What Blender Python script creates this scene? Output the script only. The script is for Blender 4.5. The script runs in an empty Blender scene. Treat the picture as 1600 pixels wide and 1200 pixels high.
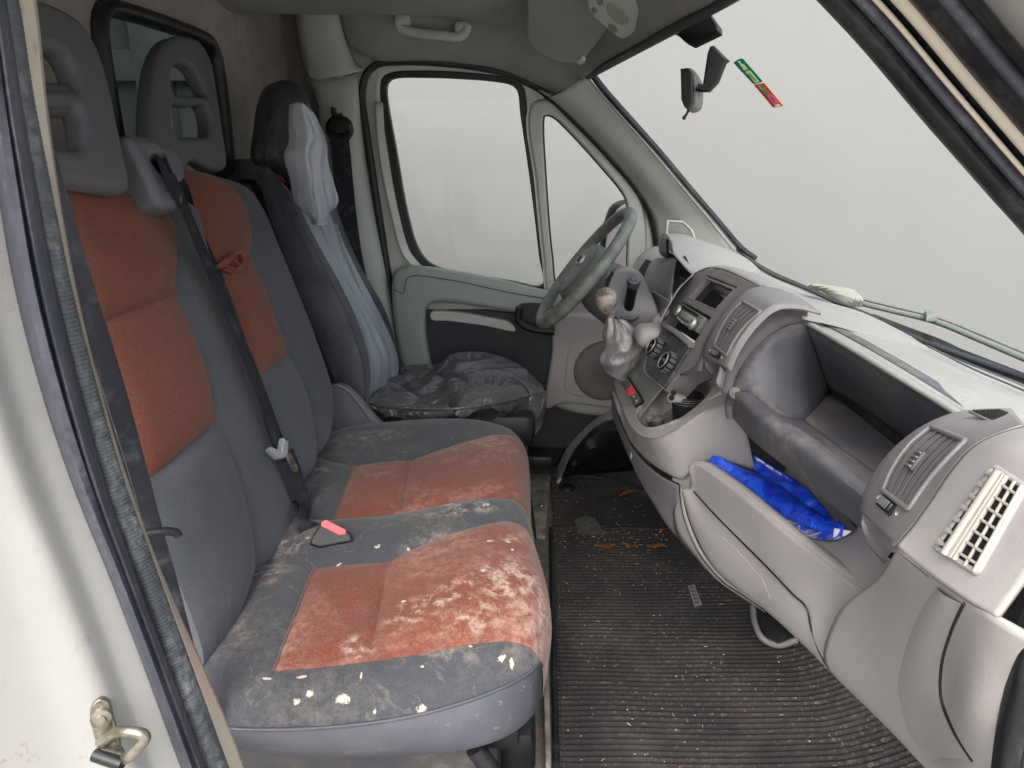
import bpy, bmesh, math, random
import numpy as np
from mathutils import Vector, Matrix, noise
R = math.radians
random.seed(7)
scene = bpy.context.scene
COL = scene.collection

# ------------------------------------------------------------------ camera
FPX, YAW, PIT, CZ = 1110.0, R(-.77), R(18.67), 1.12
cf = np.array([math.sin(YAW)*math.cos(PIT), math.cos(YAW)*math.cos(PIT), -math.sin(PIT)])
cr_ = np.array([math.cos(YAW), -math.sin(YAW), 0.0]); cu = np.cross(cr_, cf)
CAM = np.array([0.0, 0.0, CZ])
cam = bpy.data.cameras.new('camera'); camo = bpy.data.objects.new('camera', cam); COL.objects.link(camo)
cam.sensor_width = 36; cam.lens = 36*FPX/1600; cam.clip_start = .02; cam.clip_end = 500
camo.matrix_world = Matrix(((cr_[0], cu[0], -cf[0], 0), (cr_[1], cu[1], -cf[1], 0), (cr_[2], cu[2], -cf[2], CZ), (0, 0, 0, 1)))
scene.camera = camo
# ------------------------------------------------------------------ world and sun (soft overcast daylight)
w = bpy.data.worlds.new('World'); scene.world = w; w.use_nodes = True
nt = w.node_tree; bgn = nt.nodes['Background']; sk = nt.nodes.new('ShaderNodeTexSky')
SUN_EL, SUN_AZ = 50, 195            # azimuth clockwise from +Y: the light comes over the photographer's shoulder
sk.sky_type = 'NISHITA'; sk.sun_disc = False; sk.sun_elevation = R(SUN_EL); sk.sun_rotation = R(SUN_AZ)
sk.air_density = 1.0; sk.dust_density = 6.0; sk.ozone_density = .6
hs = nt.nodes.new('ShaderNodeHueSaturation'); hs.inputs['Saturation'].default_value = .35
nt.links.new(sk.outputs[0], hs.inputs['Color']); nt.links.new(hs.outputs[0], bgn.inputs[0])
bgn.inputs[1].default_value = .15
sun = bpy.data.lights.new('sun', 'SUN'); sun.energy = 0.7; sun.angle = R(60); sun.color = (1, .985, .96)
so = bpy.data.objects.new('sun', sun); COL.objects.link(so)
az = R(SUN_AZ); dvec = Vector((math.sin(az)*math.cos(R(SUN_EL)), math.cos(az)*math.cos(R(SUN_EL)), math.sin(R(SUN_EL))))
so.rotation_euler = dvec.to_track_quat('Z', 'Y').to_euler(); so.location = dvec*20
scene.view_settings.view_transform = 'Standard'; scene.view_settings.look = 'None'
scene.view_settings.exposure = 1.65; scene.view_settings.gamma = 1
scene.render.engine = 'CYCLES'; scene.cycles.max_bounces = 8; scene.cycles.transparent_max_bounces = 16

# ------------------------------------------------------------------ points: where a sight line meets a real plane of the cab
BR = (np.array([-.42, 0, .45]), np.array([.953, 0, .302]))       # front plane of the bench backrests
def P(px, py, ax, v=0.0):
    d = cf*FPX + cr_*(px-800) + cu*(600-py)
    if ax == 'X': t = (v-CAM[0])/d[0]
    elif ax == 'Y': t = (v-CAM[1])/d[1]
    elif ax == 'Z': t = (v-CAM[2])/d[2]
    else:
        p0, n = np.array(ax[0], float), np.array(ax[1], float); t = ((p0 + n*v - CAM) @ n)/(d @ n)
    return CAM + d*t
def crv(ax, v, *pts):
    """pixel curve on the plane ax=v; a point may carry its own v, or be an explicit 3-D point (x, y, z, 'w')"""
    out = []
    for p in pts:
        if len(p) == 4 and p[3] == 'w': out.append(np.array(p[:3], float))
        elif len(p) == 4: out.append(P(p[0], p[1], p[2], p[3]))
        else: out.append(P(p[0], p[1], ax, p[2] if len(p) == 3 else v))
    return out
def resample(pts, n, sharp=False, closed=False):
    p = np.array(pts, float)
    if closed: p = np.vstack([p, p[:1]])
    if len(p) == 1: return np.repeat(p, n, 0)
    if sharp or len(p) == 2: dense = p
    else:
        if closed: ext = np.vstack([p[-2], p, p[1]])
        else: ext = np.vstack([2*p[0]-p[1], p, 2*p[-1]-p[-2]])
        seg = []
        for i in range(1, len(ext)-2):
            a, b, c, d = ext[i-1], ext[i], ext[i+1], ext[i+2]
            t0 = 0; t1 = max(np.linalg.norm(b-a), 1e-6)**.5; t2 = t1+max(np.linalg.norm(c-b), 1e-6)**.5; t3 = t2+max(np.linalg.norm(d-c), 1e-6)**.5
            for t in np.linspace(t1, t2, 9)[:-1]:
                A1 = (t1-t)/(t1-t0)*a+(t-t0)/(t1-t0)*b; A2 = (t2-t)/(t2-t1)*b+(t-t1)/(t2-t1)*c; A3 = (t3-t)/(t3-t2)*c+(t-t2)/(t3-t2)*d
                B1 = (t2-t)/(t2-t0)*A1+(t-t0)/(t2-t0)*A2; B2 = (t3-t)/(t3-t1)*A2+(t-t1)/(t3-t1)*A3
                seg.append((t2-t)/(t2-t1)*B1+(t-t1)/(t2-t1)*B2)
        seg.append(ext[-2]); dense = np.array(seg)
    L = np.concatenate([[0], np.cumsum(np.linalg.norm(np.diff(dense, axis=0), axis=1))])
    s = np.linspace(0, L[-1], n+1 if closed else n)
    if closed: s = s[:-1]
    return np.stack([np.interp(s, L, dense[:, k]) for k in range(3)], 1)

# ------------------------------------------------------------------ object helpers
ORG = {}
def thing(name, label, cat, loc=(0, 0, 0), group=None):
    o = bpy.data.objects.new(name, None); COL.objects.link(o); o.location = loc; o.empty_display_size = .05
    o['label'] = label; o['category'] = cat
    if group: o['group'] = group
    ORG[o] = np.array(loc, float); return o
def tag(o, label, cat, group=None, kind=None):
    o['label'] = label; o['category'] = cat
    if group: o['group'] = group
    if kind: o['kind'] = kind
    return o
def obj(name, verts, faces, mat, parent=None, ang=38, loc=None, flat=False):
    org = ORG[parent] if parent is not None else np.array(loc if loc is not None else (0, 0, 0), float)
    me = bpy.data.meshes.new(name)
    v = np.array(verts, float)-org
    me.from_pydata([tuple(x) for x in v], [], [tuple(int(i) for i in f) for f in faces]); me.validate()
    o = bpy.data.objects.new(name, me); COL.objects.link(o)
    for m in (mat if isinstance(mat, (list, tuple)) else [mat]): me.materials.append(m)
    if not flat:
        me.shade_smooth(); me.set_sharp_from_angle(angle=R(ang))
    if parent is None: o.location = org
    else: o.parent = parent
    ORG[o] = org; return o
def dup(o, offset, parent, M=None):
    c = o.copy(); COL.objects.link(c); c.parent = parent; c.location = Vector(o.location)+Vector(offset); ORG[c] = ORG[o]+np.array(offset); return c
def solid(o, th, off=-1):
    m = o.modifiers.new('solid', 'SOLIDIFY'); m.thickness = th; m.offset = off; return o
def grid_faces(nu, nv, cu_=False, cv_=False):
    f = []
    for i in range(nu if cu_ else nu-1):
        for j in range(nv if cv_ else nv-1):
            f.append((i*nv+j, ((i+1) % nu)*nv+j, ((i+1) % nu)*nv+(j+1) % nv, i*nv+(j+1) % nv))
    return f
def loft(name, curves, mat, parent=None, n=28, m=5, sharpu=False, sharpv=False, th=0, disp=None, closed=False, ang=38, loc=None, flip=False):
    cs = [resample(c, n, sharpu, closed) for c in curves]
    cs = np.array(cs)                                   # k, n, 3
    nv = (len(curves)-1)*m+1
    G = np.zeros((n, nv, 3))
    for i in range(n):
        if len(curves) == 2 or sharpv:
            col = []
            for k in range(len(curves)-1):
                for j in range(m): col.append(cs[k, i]*(1-j/m)+cs[k+1, i]*j/m)
            col.append(cs[-1, i]); G[i] = col
        else: G[i] = resample(cs[:, i], nv)
    if disp is not None: G = disp(G)
    fc = grid_faces(n, nv, closed)
    if flip: fc = [f[::-1] for f in fc]
    o = obj(name, G.reshape(-1, 3), fc, mat, parent, ang, loc)
    if th: solid(o, th, 0)
    return o
def frames(p, closed, up=None):
    n = len(p); T = np.zeros_like(p)
    for i in range(n):
        a = p[(i-1) % n] if (closed or i > 0) else p[i]; b = p[(i+1) % n] if (closed or i < n-1) else p[i]
        t = b-a; T[i] = t/(np.linalg.norm(t)+1e-12)
    N = np.zeros_like(p)
    if up is not None:
        up = np.array(up, float)
        for i in range(n):
            v = np.cross(T[i], up); N[i] = v/(np.linalg.norm(v)+1e-9)
    else:
        v = np.cross(T[0], [0, 0, 1.0]);
        if np.linalg.norm(v) < .05: v = np.cross(T[0], [1.0, 0, 0])
        N[0] = v/np.linalg.norm(v)
        for i in range(1, n):
            v = N[i-1]-T[i]*(N[i-1] @ T[i]); N[i] = v/np.linalg.norm(v)
    return T, N, np.cross(T, N)
def tube(name, pts, r, mat, parent=None, n=24, k=10, closed=False, sharp=False, up=None, cap=True, ang=60, loc=None, sq=1.0, rfun=None):
    """r: radius or (half width, half thickness); sq<1 squares the section"""
    p = resample(pts, n, sharp, closed); T, N, B = frames(p, closed, up)
    ra, rb = (r, r) if np.isscalar(r) else r
    V = []
    for i in range(n):
        s = rfun(i/(n-1)) if rfun else 1.0
        for j in range(k):
            a = 2*math.pi*j/k; ca, sa = math.cos(a), math.sin(a)
            x = math.copysign(abs(ca)**sq, ca)*ra*s; y = math.copysign(abs(sa)**sq, sa)*rb*s
            V.append(p[i]+N[i]*x+B[i]*y)
    F = grid_faces(n, k, closed, True)
    if cap and not closed: F.append(tuple(range(k))[::-1]); F.append(tuple((n-1)*k+j for j in range(k)))
    return obj(name, V, F, mat, parent, ang, loc)
def lathe(name, prof, c, axis, mat, parent=None, k=32, ang=38, loc=None, squash=(1, 1)):
    """prof: (radius, height) pairs along axis from point c"""
    a = np.array(axis, float); a /= np.linalg.norm(a); c = np.array(c, float)
    e = np.cross(a, [0, 1, 0]);
    if np.linalg.norm(e) < .1: e = np.cross(a, [1, 0, 0])
    e /= np.linalg.norm(e); g = np.cross(a, e); V = []
    for r, h in prof:
        for j in range(k):
            t = 2*math.pi*j/k; V.append(c+a*h+e*r*squash[0]*math.cos(t)+g*r*squash[1]*math.sin(t))
    F = grid_faces(len(prof), k, False, True); F = [f[::-1] for f in F]
    F.append(tuple(range(k))); F.append(tuple((len(prof)-1)*k+j for j in range(k))[::-1])
    return obj(name, V, F, mat, parent, ang, loc)
def plate(name, outer, holes, pl, th, bevel, mat, parent=None, smooth=True, ang=40, loc=None, px=True, disp=None, res=3, n=None):
    """solid plate with holes lying on plane pl=(point, normal towards the viewer); outlines are pixels or 3-D points"""
    p0, nn = np.array(pl[0], float), np.array(pl[1], float); nn /= np.linalg.norm(nn)
    e1 = np.cross([0, 0, 1.0], nn)
    if np.linalg.norm(e1) < .1: e1 = np.array([1.0, 0, 0])
    e1 /= np.linalg.norm(e1); e2 = np.cross(nn, e1)
    def area(q): return abs(sum(q[i][0]*q[(i+1) % len(q)][1]-q[(i+1) % len(q)][0]*q[i][1] for i in range(len(q))))/2
    loops0 = [[P(a[0], a[1], (p0, nn)) if px else np.array(a, float) for a in ln] for ln in [outer]+list(holes)]
    for attempt in range(9):                             # the curve fill now and then drops faces: check the area and resample
        cd = bpy.data.curves.new('tmp', 'CURVE'); cd.dimensions = '2D'; cd.fill_mode = 'BOTH'
        cd.extrude = max(th/2-bevel, 1e-5); cd.bevel_depth = bevel; cd.bevel_resolution = res; cd.offset = -bevel
        want = 0
        for li, q in enumerate(loops0):
            if smooth: q = resample(q, (n or max(24, 6*len(q)))+attempt*5, False, True)
            q = [((a-p0) @ e1, (a-p0) @ e2) for a in q]; want += area(q)*(1 if li == 0 else -1)
            s = cd.splines.new('POLY'); s.points.add(len(q)-1); s.use_cyclic_u = True
            for i, a in enumerate(q): s.points[i].co = (a[0]+attempt*1e-5*(i % 3), a[1], 0, 1)
        co = bpy.data.objects.new('tmp', cd); COL.objects.link(co)
        dg = bpy.context.evaluated_depsgraph_get(); dg.update()
        me = bpy.data.meshes.new_from_object(co.evaluated_get(dg))
        bpy.data.objects.remove(co); bpy.data.curves.remove(cd)
        got = sum(f.area*f.normal.z for f in me.polygons if f.normal.z > .05)
        if not holes or abs(got-want) < .04*want or attempt == 8: break
        bpy.data.meshes.remove(me)
    V = [p0+e1*v.co.x+e2*v.co.y+nn*(v.co.z-th/2) for v in me.vertices]
    if disp: V = [disp(np.array(v)) for v in V]
    F = [tuple(f.vertices) for f in me.polygons]; bpy.data.meshes.remove(me)
    return obj(name, V, F, mat, parent, ang, loc)
def prism(name, poly, ext, mat, parent=None, bevel=.003, ang=38, loc=None, seg=2):
    """polygon of 3-D points pushed along ext, edges rounded"""
    bm = bmesh.new(); ext = Vector(ext)
    vs = [bm.verts.new(Vector(p)) for p in poly]; f = bm.faces.new(vs)
    r = bmesh.ops.extrude_face_region(bm, geom=[f])
    bmesh.ops.translate(bm, verts=[v for v in r['geom'] if isinstance(v, bmesh.types.BMVert)], vec=ext)
    bmesh.ops.recalc_face_normals(bm, faces=bm.faces)
    if bevel: bmesh.ops.bevel(bm, geom=list(bm.edges), offset=bevel, segments=seg, profile=.5, affect='EDGES', clamp_overlap=True)
    bm.verts.index_update()
    V = [np.array(v.co) for v in bm.verts]; F = [[v.index for v in f.verts] for f in bm.faces]; bm.free()
    return obj(name, V, F, mat, parent, ang, loc)
def box(name, c, s, mat, parent=None, ax=None, bevel=.003, loc=None, seg=2):
    c = np.array(c, float); s = np.array(s, float)/2
    ax = np.eye(3) if ax is None else np.array(ax, float)
    q = [c+ax[0]*s[0]*a+ax[1]*s[1]*b-ax[2]*s[2] for a, b in ((-1, -1), (1, -1), (1, 1), (-1, 1))]
    return prism(name, q, ax[2]*s[2]*2, mat, parent, bevel, loc=loc, seg=seg)
from mathutils.bvhtree import BVHTree
BV = {}
def hit(o, px, py, lift=0.0):
    """first point of mesh o met by a sight line"""
    if o not in BV:
        oo = Vector(ORG[o]); BV[o] = BVHTree.FromPolygons([v.co+oo for v in o.data.vertices], [tuple(p.vertices) for p in o.data.polygons])
    d = Vector(P(px, py, 'Y', 1.0)-CAM).normalized(); r = BV[o].ray_cast(Vector(CAM), d)
    if r[0] is None: raise Exception('no hit %s %s %s' % (o.name, px, py))
    n = r[1] if r[1].dot(d) < 0 else -r[1]
    return np.array(r[0]+n*lift)
def hits(o, lift, *pts): return [hit(o, x, y, lift) for x, y in pts]
def nz(p, s, seed=0.0): return noise.noise(Vector((p[0]*s+seed, p[1]*s+seed*1.7, p[2]*s-seed)))

# ------------------------------------------------------------------ materials
def lin(c): return tuple((x/255/12.92 if x/255 <= .04045 else ((x/255+.055)/1.055)**2.4) for x in c)+(1,)
class NB:
    def __init__(s, name):
        s.m = bpy.data.materials.new(name); s.m.use_nodes = True; s.t = s.m.node_tree; s.b = s.t.nodes['Principled BSDF']
        s.tc = s.t.nodes.new('ShaderNodeTexCoord').outputs['Object']
        g = s.t.nodes.new('ShaderNodeNewGeometry'); s.pos = g.outputs['Position']; s.nrm = g.outputs['Normal']
    def n(s, ty, **k):
        o = s.t.nodes.new(ty)
        for a, b in k.items(): setattr(o, a, b)
        return o
    def l(s, a, b): s.t.links.new(a, b)
    def noise(s, scale, detail=4, rough=.55, vec=None, stretch=None, dist=0):
        o = s.n('ShaderNodeTexNoise'); o.inputs['Scale'].default_value = scale; o.inputs['Detail'].default_value = detail; o.inputs['Roughness'].default_value = rough
        o.inputs['Distortion'].default_value = dist; v = vec or s.pos
        if stretch:
            mp = s.n('ShaderNodeMapping'); mp.inputs['Scale'].default_value = stretch; s.l(v, mp.inputs[0]); v = mp.outputs[0]
        s.l(v, o.inputs['Vector']); return o.outputs['Fac']
    def ramp(s, f, lo, hi, a=0., b=1., smooth=True):
        o = s.n('ShaderNodeMapRange'); o.interpolation_type = 'SMOOTHSTEP' if smooth else 'LINEAR'
        for k, v in zip((1, 2, 3, 4), (lo, hi, a, b)): o.inputs[k].default_value = v
        s.l(f, o.inputs[0]); return o.outputs[0]
    def math(s, op, a, b=None):
        o = s.n('ShaderNodeMath', operation=op)
        for i, x in enumerate((a, b)):
            if x is None: continue
            if isinstance(x, (int, float)): o.inputs[i].default_value = x
            else: s.l(x, o.inputs[i])
        return o.outputs[0]
    def mix(s, f, a, b):
        o = s.n('ShaderNodeMix', data_type='RGBA')
        for i, x in ((0, f), (6, a), (7, b)):
            if isinstance(x, (int, float)): o.inputs[i].default_value = x
            elif isinstance(x, tuple): o.inputs[i].default_value = x
            else: s.l(x, o.inputs[i])
        return o.outputs[2]
    def blob(s, c, rad, rot=0.0, soft=.5):
        """1 inside an ellipsoid stain centred at world point c"""
        mp = s.n('ShaderNodeMapping', vector_type='TEXTURE'); mp.inputs['Location'].default_value = tuple(c); mp.inputs['Rotation'].default_value = (0, 0, rot)
        mp.inputs['Scale'].default_value = tuple(rad) if not np.isscalar(rad) else (rad,)*3
        s.l(s.pos, mp.inputs[0]); v = s.n('ShaderNodeVectorMath', operation='LENGTH'); s.l(mp.outputs[0], v.inputs[0])
        return s.ramp(v.outputs['Value'], 1, 1-soft)
    def bump(s, h, st=.3, dist=.001, prev=None):
        o = s.n('ShaderNodeBump'); o.inputs['Strength'].default_value = st; o.inputs['Distance'].default_value = dist; s.l(h, o.inputs['Height'])
        if prev: s.l(prev, o.inputs['Normal'])
        return o.outputs[0]
    def up(s, lo=.2, hi=.9):
        x = s.n('ShaderNodeSeparateXYZ'); s.l(s.nrm, x.inputs[0]); return s.ramp(x.outputs[2], lo, hi)
    def done(s, col, rough=.6, nrm=None, spec=None, metal=0, **k):
        if isinstance(col, tuple): s.b.inputs['Base Color'].default_value = col
        else: s.l(col, s.b.inputs['Base Color'])
        if isinstance(rough, (int, float)): s.b.inputs['Roughness'].default_value = rough
        else: s.l(rough, s.b.inputs['Roughness'])
        if nrm is not None: s.l(nrm, s.b.inputs['Normal'])
        if spec is not None: s.b.inputs['Specular IOR Level'].default_value = spec
        s.b.inputs['Metallic'].default_value = metal
        for a, b in k.items(): s.b.inputs[a.replace('_', ' ')].default_value = b
        return s.m
def plastic(name, c, rough=.55, dust=.3, dc=(150, 140, 128), grain=900, bump=.25, spec=.4, ds=6, mott=.12):
    s = NB(name); base = lin(c); d = lin(dc)
    f1 = s.noise(ds, 6, .62, dist=.3); f2 = s.noise(ds*9, 5, .7)
    cc = s.mix(s.math('MULTIPLY', s.ramp(f1, .3, .8), mott*2), base, tuple(x*.72 for x in base[:3])+(1,))
    m = s.math('MULTIPLY', s.math('MULTIPLY', s.ramp(f1, .42, .72), s.ramp(f2, .25, .75)), dust)
    m2 = s.math('ADD', m, s.math('MULTIPLY', s.math('MULTIPLY', s.up(.35, .95), s.ramp(f2, .1, .9)), dust*.6))
    cc = s.mix(s.math('MINIMUM', m2, 1.0), cc, d)
    h = s.noise(grain, 2, .5)
    # short hairline scratches
    sc = s.noise(60, 3, .6, stretch=(1, 14, 9)); sm = s.ramp(sc, .68, .74, 0, .25)
    cc = s.mix(s.math('MULTIPLY', sm, s.ramp(f1, .45, .6)), cc, tuple(min(1, x*1.8+.02) for x in base[:3])+(1,))
    rr = s.ramp(f1, .3, .7, rough-.08, rough+.1)
    return s.done(cc, rr, s.bump(h, bump, .0006), spec)
M = {}
M['dash'] = plastic('dash_grey_plastic', (147, 144, 144), .55, .30, (176, 168, 158), 700, .5)
M['dash_top'] = plastic('dash_top_plastic', (130, 131, 129), .5, .25, (184, 182, 174), 700, .5, ds=9)
M['dark'] = plastic('charcoal_plastic', (66, 67, 74), .5, .42, (140, 132, 124), 800, .4, ds=7)
M['mid'] = plastic('slate_plastic', (104, 102, 106), .5, .35, (150, 144, 136), 800, .4)
M['bezel'] = plastic('bezel_grey_plastic', (112, 110, 111), .45, .3, (150, 148, 140), 800, .3)
M['black'] = plastic('black_plastic', (22, 23, 26), .42, .1, (110, 106, 100), 800, .3)
M['shade_black'] = plastic('painted_opening_shade', (10, 10, 11), .8, .05)  # near-black for surfaces that stand in for the shade inside openings
M['switch_grey'] = plastic('switch_grey', (78, 80, 82), .45, .3, (170, 166, 158), 800, .2)
M['headrest'] = plastic('headrest_plastic', (90, 92, 98), .55, .5, (120, 112, 105), 900, .4, ds=5)
M['vent'] = plastic('vent_slat_plastic', (66, 66, 69), .45, .12, (160, 156, 148), 800, .2)
M['beige_vent'] = plastic('pale_vent_plastic', (150, 147, 140), .5, .25, (150, 140, 122), 800, .2)
M['door_trim'] = plastic('door_trim_plastic', (142, 149, 145), .5, .35, (150, 148, 140), 700, .4)
M['door_dark'] = plastic('door_dark_plastic', (42, 46, 52), .6, .3, (96, 96, 94), 600, .5)
M['pillar'] = plastic('pillar_trim_plastic', (172, 176, 171), .6, .15, (150, 144, 134), 500, .2)
M['silver'] = NB('chromed_plastic').done(lin((150, 150, 150)), .4, metal=.6)
M['screen'] = NB('dark_display').done(lin((14, 15, 20)), .18)
M['white_print'] = NB('white_print').done(lin((210, 210, 205)), .5)
M['chalk'] = NB('emblem_silver').done(lin((205, 205, 198)), .35, metal=.3)
def paint(name, c, dirt):
    s = NB(name); f = s.noise(5, 7, .65); f2 = s.noise(70, 5, .7)
    c1 = s.mix(s.ramp(f, .35, .7), lin(c), tuple(x*.86 for x in lin(c)[:3])+(1,))
    spk = s.math('MULTIPLY', s.ramp(f2, .57, .66), s.ramp(s.noise(9, 3), .5, .62))
    c2 = s.mix(s.math('MULTIPLY', spk, dirt), c1, lin((128, 104, 90)))
    s.b.inputs['Coat Weight'].default_value = .4; s.b.inputs['Coat Roughness'].default_value = .12
    return s.done(c2, s.ramp(f, .3, .7, .3, .5), s.bump(s.noise(14, 3), .12, .004))
M['paint'] = paint('white_body_paint', (134, 134, 132), .8)
M['door_paint'] = paint('grey_white_door_paint', (186, 186, 181), .4)
M['cream'] = paint('cream_flange_paint', (190, 180, 164), .5)
def rubber(name, c, ribs=0, dustc=(120, 118, 118), dust=.35):
    s = NB(name); f = s.noise(22, 5, .7, stretch=(1, 1, .25)); f2 = s.noise(160, 3)
    cc = s.mix(s.math('MULTIPLY', s.math('MULTIPLY', s.ramp(f, .42, .7), s.ramp(f2, .3, .7)), dust), lin(c), lin(dustc))
    return s.done(cc, s.ramp(f, .3, .7, .38, .6), s.bump(f2, .25, .0006), .5)
M['rubber'] = rubber('black_rubber', (18, 21, 24), dust=.22); M['seal'] = rubber('grey_door_seal_rubber', (52, 54, 64), dust=.45)
M['ribbed'] = rubber('ribbed_seal_rubber', (58, 62, 66), dust=.7, dustc=(140, 142, 142))
def cloth(name, c, c2=None, mixlo=.45, mixhi=.55, scale=800, dust=.3, stains=(), dc=(140, 134, 126), white=(), rough=.9, patch=5):
    s = NB(name)
    v = s.n('ShaderNodeTexVoronoi'); v.inputs['Scale'].default_value = scale; s.l(s.pos, v.inputs['Vector'])
    f = s.noise(scale*.8, 3, .6)
    col = s.mix(s.ramp(s.noise(scale*.5, 2, .5), .55, .68), s.mix(s.ramp(f, mixlo, mixhi), lin(c), lin(c2)), lin((144, 74, 52))) if c2 else s.mix(s.ramp(f, .35, .65), lin(c), tuple(x*1.35 for x in lin(c)[:3])+(1,))
    d1 = s.noise(patch, 6, .65, dist=.5); d2 = s.noise(patch*14, 4, .7)
    m = s.math('MULTIPLY', s.math('MULTIPLY', s.ramp(d1, .42, .68), s.ramp(d2, .3, .75)), dust)
    col = s.mix(m, col, lin(dc))
    if stains:
        tot = None; e = s.noise(42, 7, .72, dist=.25); e2 = s.noise(11, 4, .6)
        for st in stains:
            b = s.math('MULTIPLY', s.blob(*st[:3], soft=.8), st[3]); tot = b if tot is None else s.math('MAXIMUM', tot, b)
        k = s.math('MULTIPLY', tot, s.ramp(e, .44, .66)); k = s.math('MULTIPLY', k, s.ramp(s.noise(scale*.5, 2), .25, .6, .55, 1))
        col = s.mix(s.math('MINIMUM', k, .68), col, lin((182, 162, 150)))
        td = s.math('ABSOLUTE', s.math('SUBTRACT', s.noise(7, 5, .55, dist=.4), .52))
        col = s.mix(s.math('MULTIPLY', s.ramp(td, .012, .0), s.math('MULTIPLY', s.ramp(d2, .3, .6), .12 if c2 else .26)), col, lin((128, 122, 114)))
    if white:
        tot = None; e = s.noise(150, 5, .8, dist=.3)
        for c0, r0, rt in white:
            b = s.blob(c0, r0, rt, .85); tot = b if tot is None else s.math('MAXIMUM', tot, b)
        k = s.ramp(s.math('ADD', tot, s.math('MULTIPLY', s.math('SUBTRACT', e, .5), 3.2)), .62, .80)
        k = s.math('MULTIPLY', k, s.ramp(tot, 0.02, .12))
        col = s.mix(k, col, lin((176, 168, 154)))
    # odd flecks and lint
    fl = s.noise(230, 2, .5); col = s.mix(s.math('MULTIPLY', s.ramp(fl, .76, .79), s.math('MULTIPLY', s.ramp(d1, .45, .6), .6 if white else .25)), col, lin((180, 174, 160)))
    h = s.math('ADD', f, s.math('MULTIPLY', v.outputs['Distance'], .5))
    nb = s.bump(h, .35, .001); nb = s.bump(s.noise(18, 3), .25, .006, nb)
    s.b.inputs['Sheen Weight'].default_value = .15
    return s.done(col, rough, nb, .15)
def wrinkled(name, c, c2, rough, sc=14, bump=.5, spec=.4, stretch=None):
    s = NB(name); f = s.noise(sc, 5, .6, stretch=stretch, dist=.8); f2 = s.noise(5, 4)
    col = s.mix(s.ramp(f2, .35, .65), lin(c), lin(c2)); col = s.mix(s.math('MULTIPLY', s.ramp(s.noise(90, 5, .7), .55, .72), .2), col, lin((140, 138, 136)))
    rid = s.math('ABSOLUTE', s.math('SUBTRACT', f, .5))
    return s.done(col, rough, s.bump(s.noise(500, 2), .2, .0005, s.bump(rid, bump, .02)), spec)
M['glass'] = bpy.data.materials.new('clear_glass'); M['glass'].use_nodes = True
_t = M['glass'].node_tree; _t.nodes.clear(); _o = _t.nodes.new('ShaderNodeOutputMaterial'); _a = _t.nodes.new('ShaderNodeBsdfTransparent'); _g = _t.nodes.new('ShaderNodeBsdfGlossy'); _x = _t.nodes.new('ShaderNodeMixShader')
_a.inputs[0].default_value = (.97, .985, .975, 1); _g.inputs[1].default_value = .03; _x.inputs[0].default_value = .008
_t.links.new(_a.outputs[0], _x.inputs[1]); _t.links.new(_g.outputs[0], _x.inputs[2]); _t.links.new(_x.outputs[0], _o.inputs[0])
# ================================================================== THE SETTING
def setting(name, verts, faces, mat):
    o = obj(name, verts, faces, mat, flat=True); o['kind'] = 'structure'; return o
s = NB('pale_wall_render'); f = s.noise(3, 5); f2 = s.noise(60, 4, .6, stretch=(1, 1, .5))
M['wall'] = s.done(s.mix(s.math('MULTIPLY', s.ramp(f, .3, .7), .5), lin((116, 116, 116)), lin((113, 113, 113))), .95, s.bump(f2, .2, .004), .1)
s = NB('yard_concrete'); f = s.noise(1.5, 6); M['yard'] = s.done(s.mix(s.ramp(f, .3, .7), lin((150, 148, 144)), lin((166, 164, 158))), .9)
setting('ground', [(-40, -40, -.62), (40, -40, -.62), (40, 40, -.62), (-40, 40, -.62)], [(0, 1, 2, 3)], M['yard'])
o = box('background_wall', (1.5, 4.15, .70), (16, .3, 2.7), M['wall'], bevel=.01)
tag(o, 'plain pale grey wall seen beyond the windscreen and the door windows', 'wall')

# ================================================================== CAB BODY SHELL
van = thing('van_cab', 'white van cab body with grey headlining, pillars, bulkhead and rubber door seals', 'van', (0, 1.3, 0))
s = NB('felt_bulkhead'); f = s.noise(7, 6, .7, dist=1); f2 = s.noise(400, 3, .7)
M['felt'] = s.done(s.mix(s.ramp(f, .3, .75), lin((132, 127, 124)), s.mix(s.ramp(s.noise(30, 4), .3, .7), lin((146, 141, 136)), lin((154, 149, 143)))), .95, s.bump(s.noise(6, 4), .4, .02, s.bump(f2, .5, .002)), .1)
s = NB('headlining_fabric'); f = s.noise(6, 5, .6); f2 = s.noise(500, 2, .6)
M['liner'] = s.done(s.mix(s.ramp(f, .35, .7), lin((130, 131, 130)), lin((140, 140, 138))), .92, s.bump(f2, .3, .001), .1)
M['cargo'] = paint('cargo_grey_green_paint', (150, 160, 154), .4)
# --- rear bulkhead with its window
BX = -.74
PB = ((BX, 0, 0), (1, 0, 0))
bw = crv('X', BX, (150, 60), (143, 30), (158, 2), (185, -6), (240, 22), (300, 52), (326, 72), (336, 95), (346, 170), (353, 240), (352, 268), (335, 275), (260, 290), (200, 300))
b3 = P(143, 30, 'X', BX); bot = 1.0
bw = [P(336, 95, 'X', BX), P(346, 170, 'X', BX), P(354, 248, 'X', BX)]
yR0, yR1 = bw[0][1], bw[2][1]; zT = P(326, 70, 'X', BX)[2]; zB = P(350, 272, 'X', BX)[2]; yL = P(145, 30, 'X', BX)[1]; zTl = P(170, 2, 'X', BX)[2]
def rrect(a, b, c, d, r, X):      # y0,z0,y1,z1
    pts = []
    for cy, cz, t0 in ((c-r, d-r, 0), (a+r, d-r, 90), (a+r, b+r, 180), (c-r, b+r, 270)):
        for t in (0, 22.5, 45, 67.5, 90): pts.append((X, cy+r*math.cos(R(t0+t)), cz+r*math.sin(R(t0+t))))
    return pts
zm = (zT+zTl)/2
win = rrect(yL, zB, yR1, zm, .06, BX)
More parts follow.
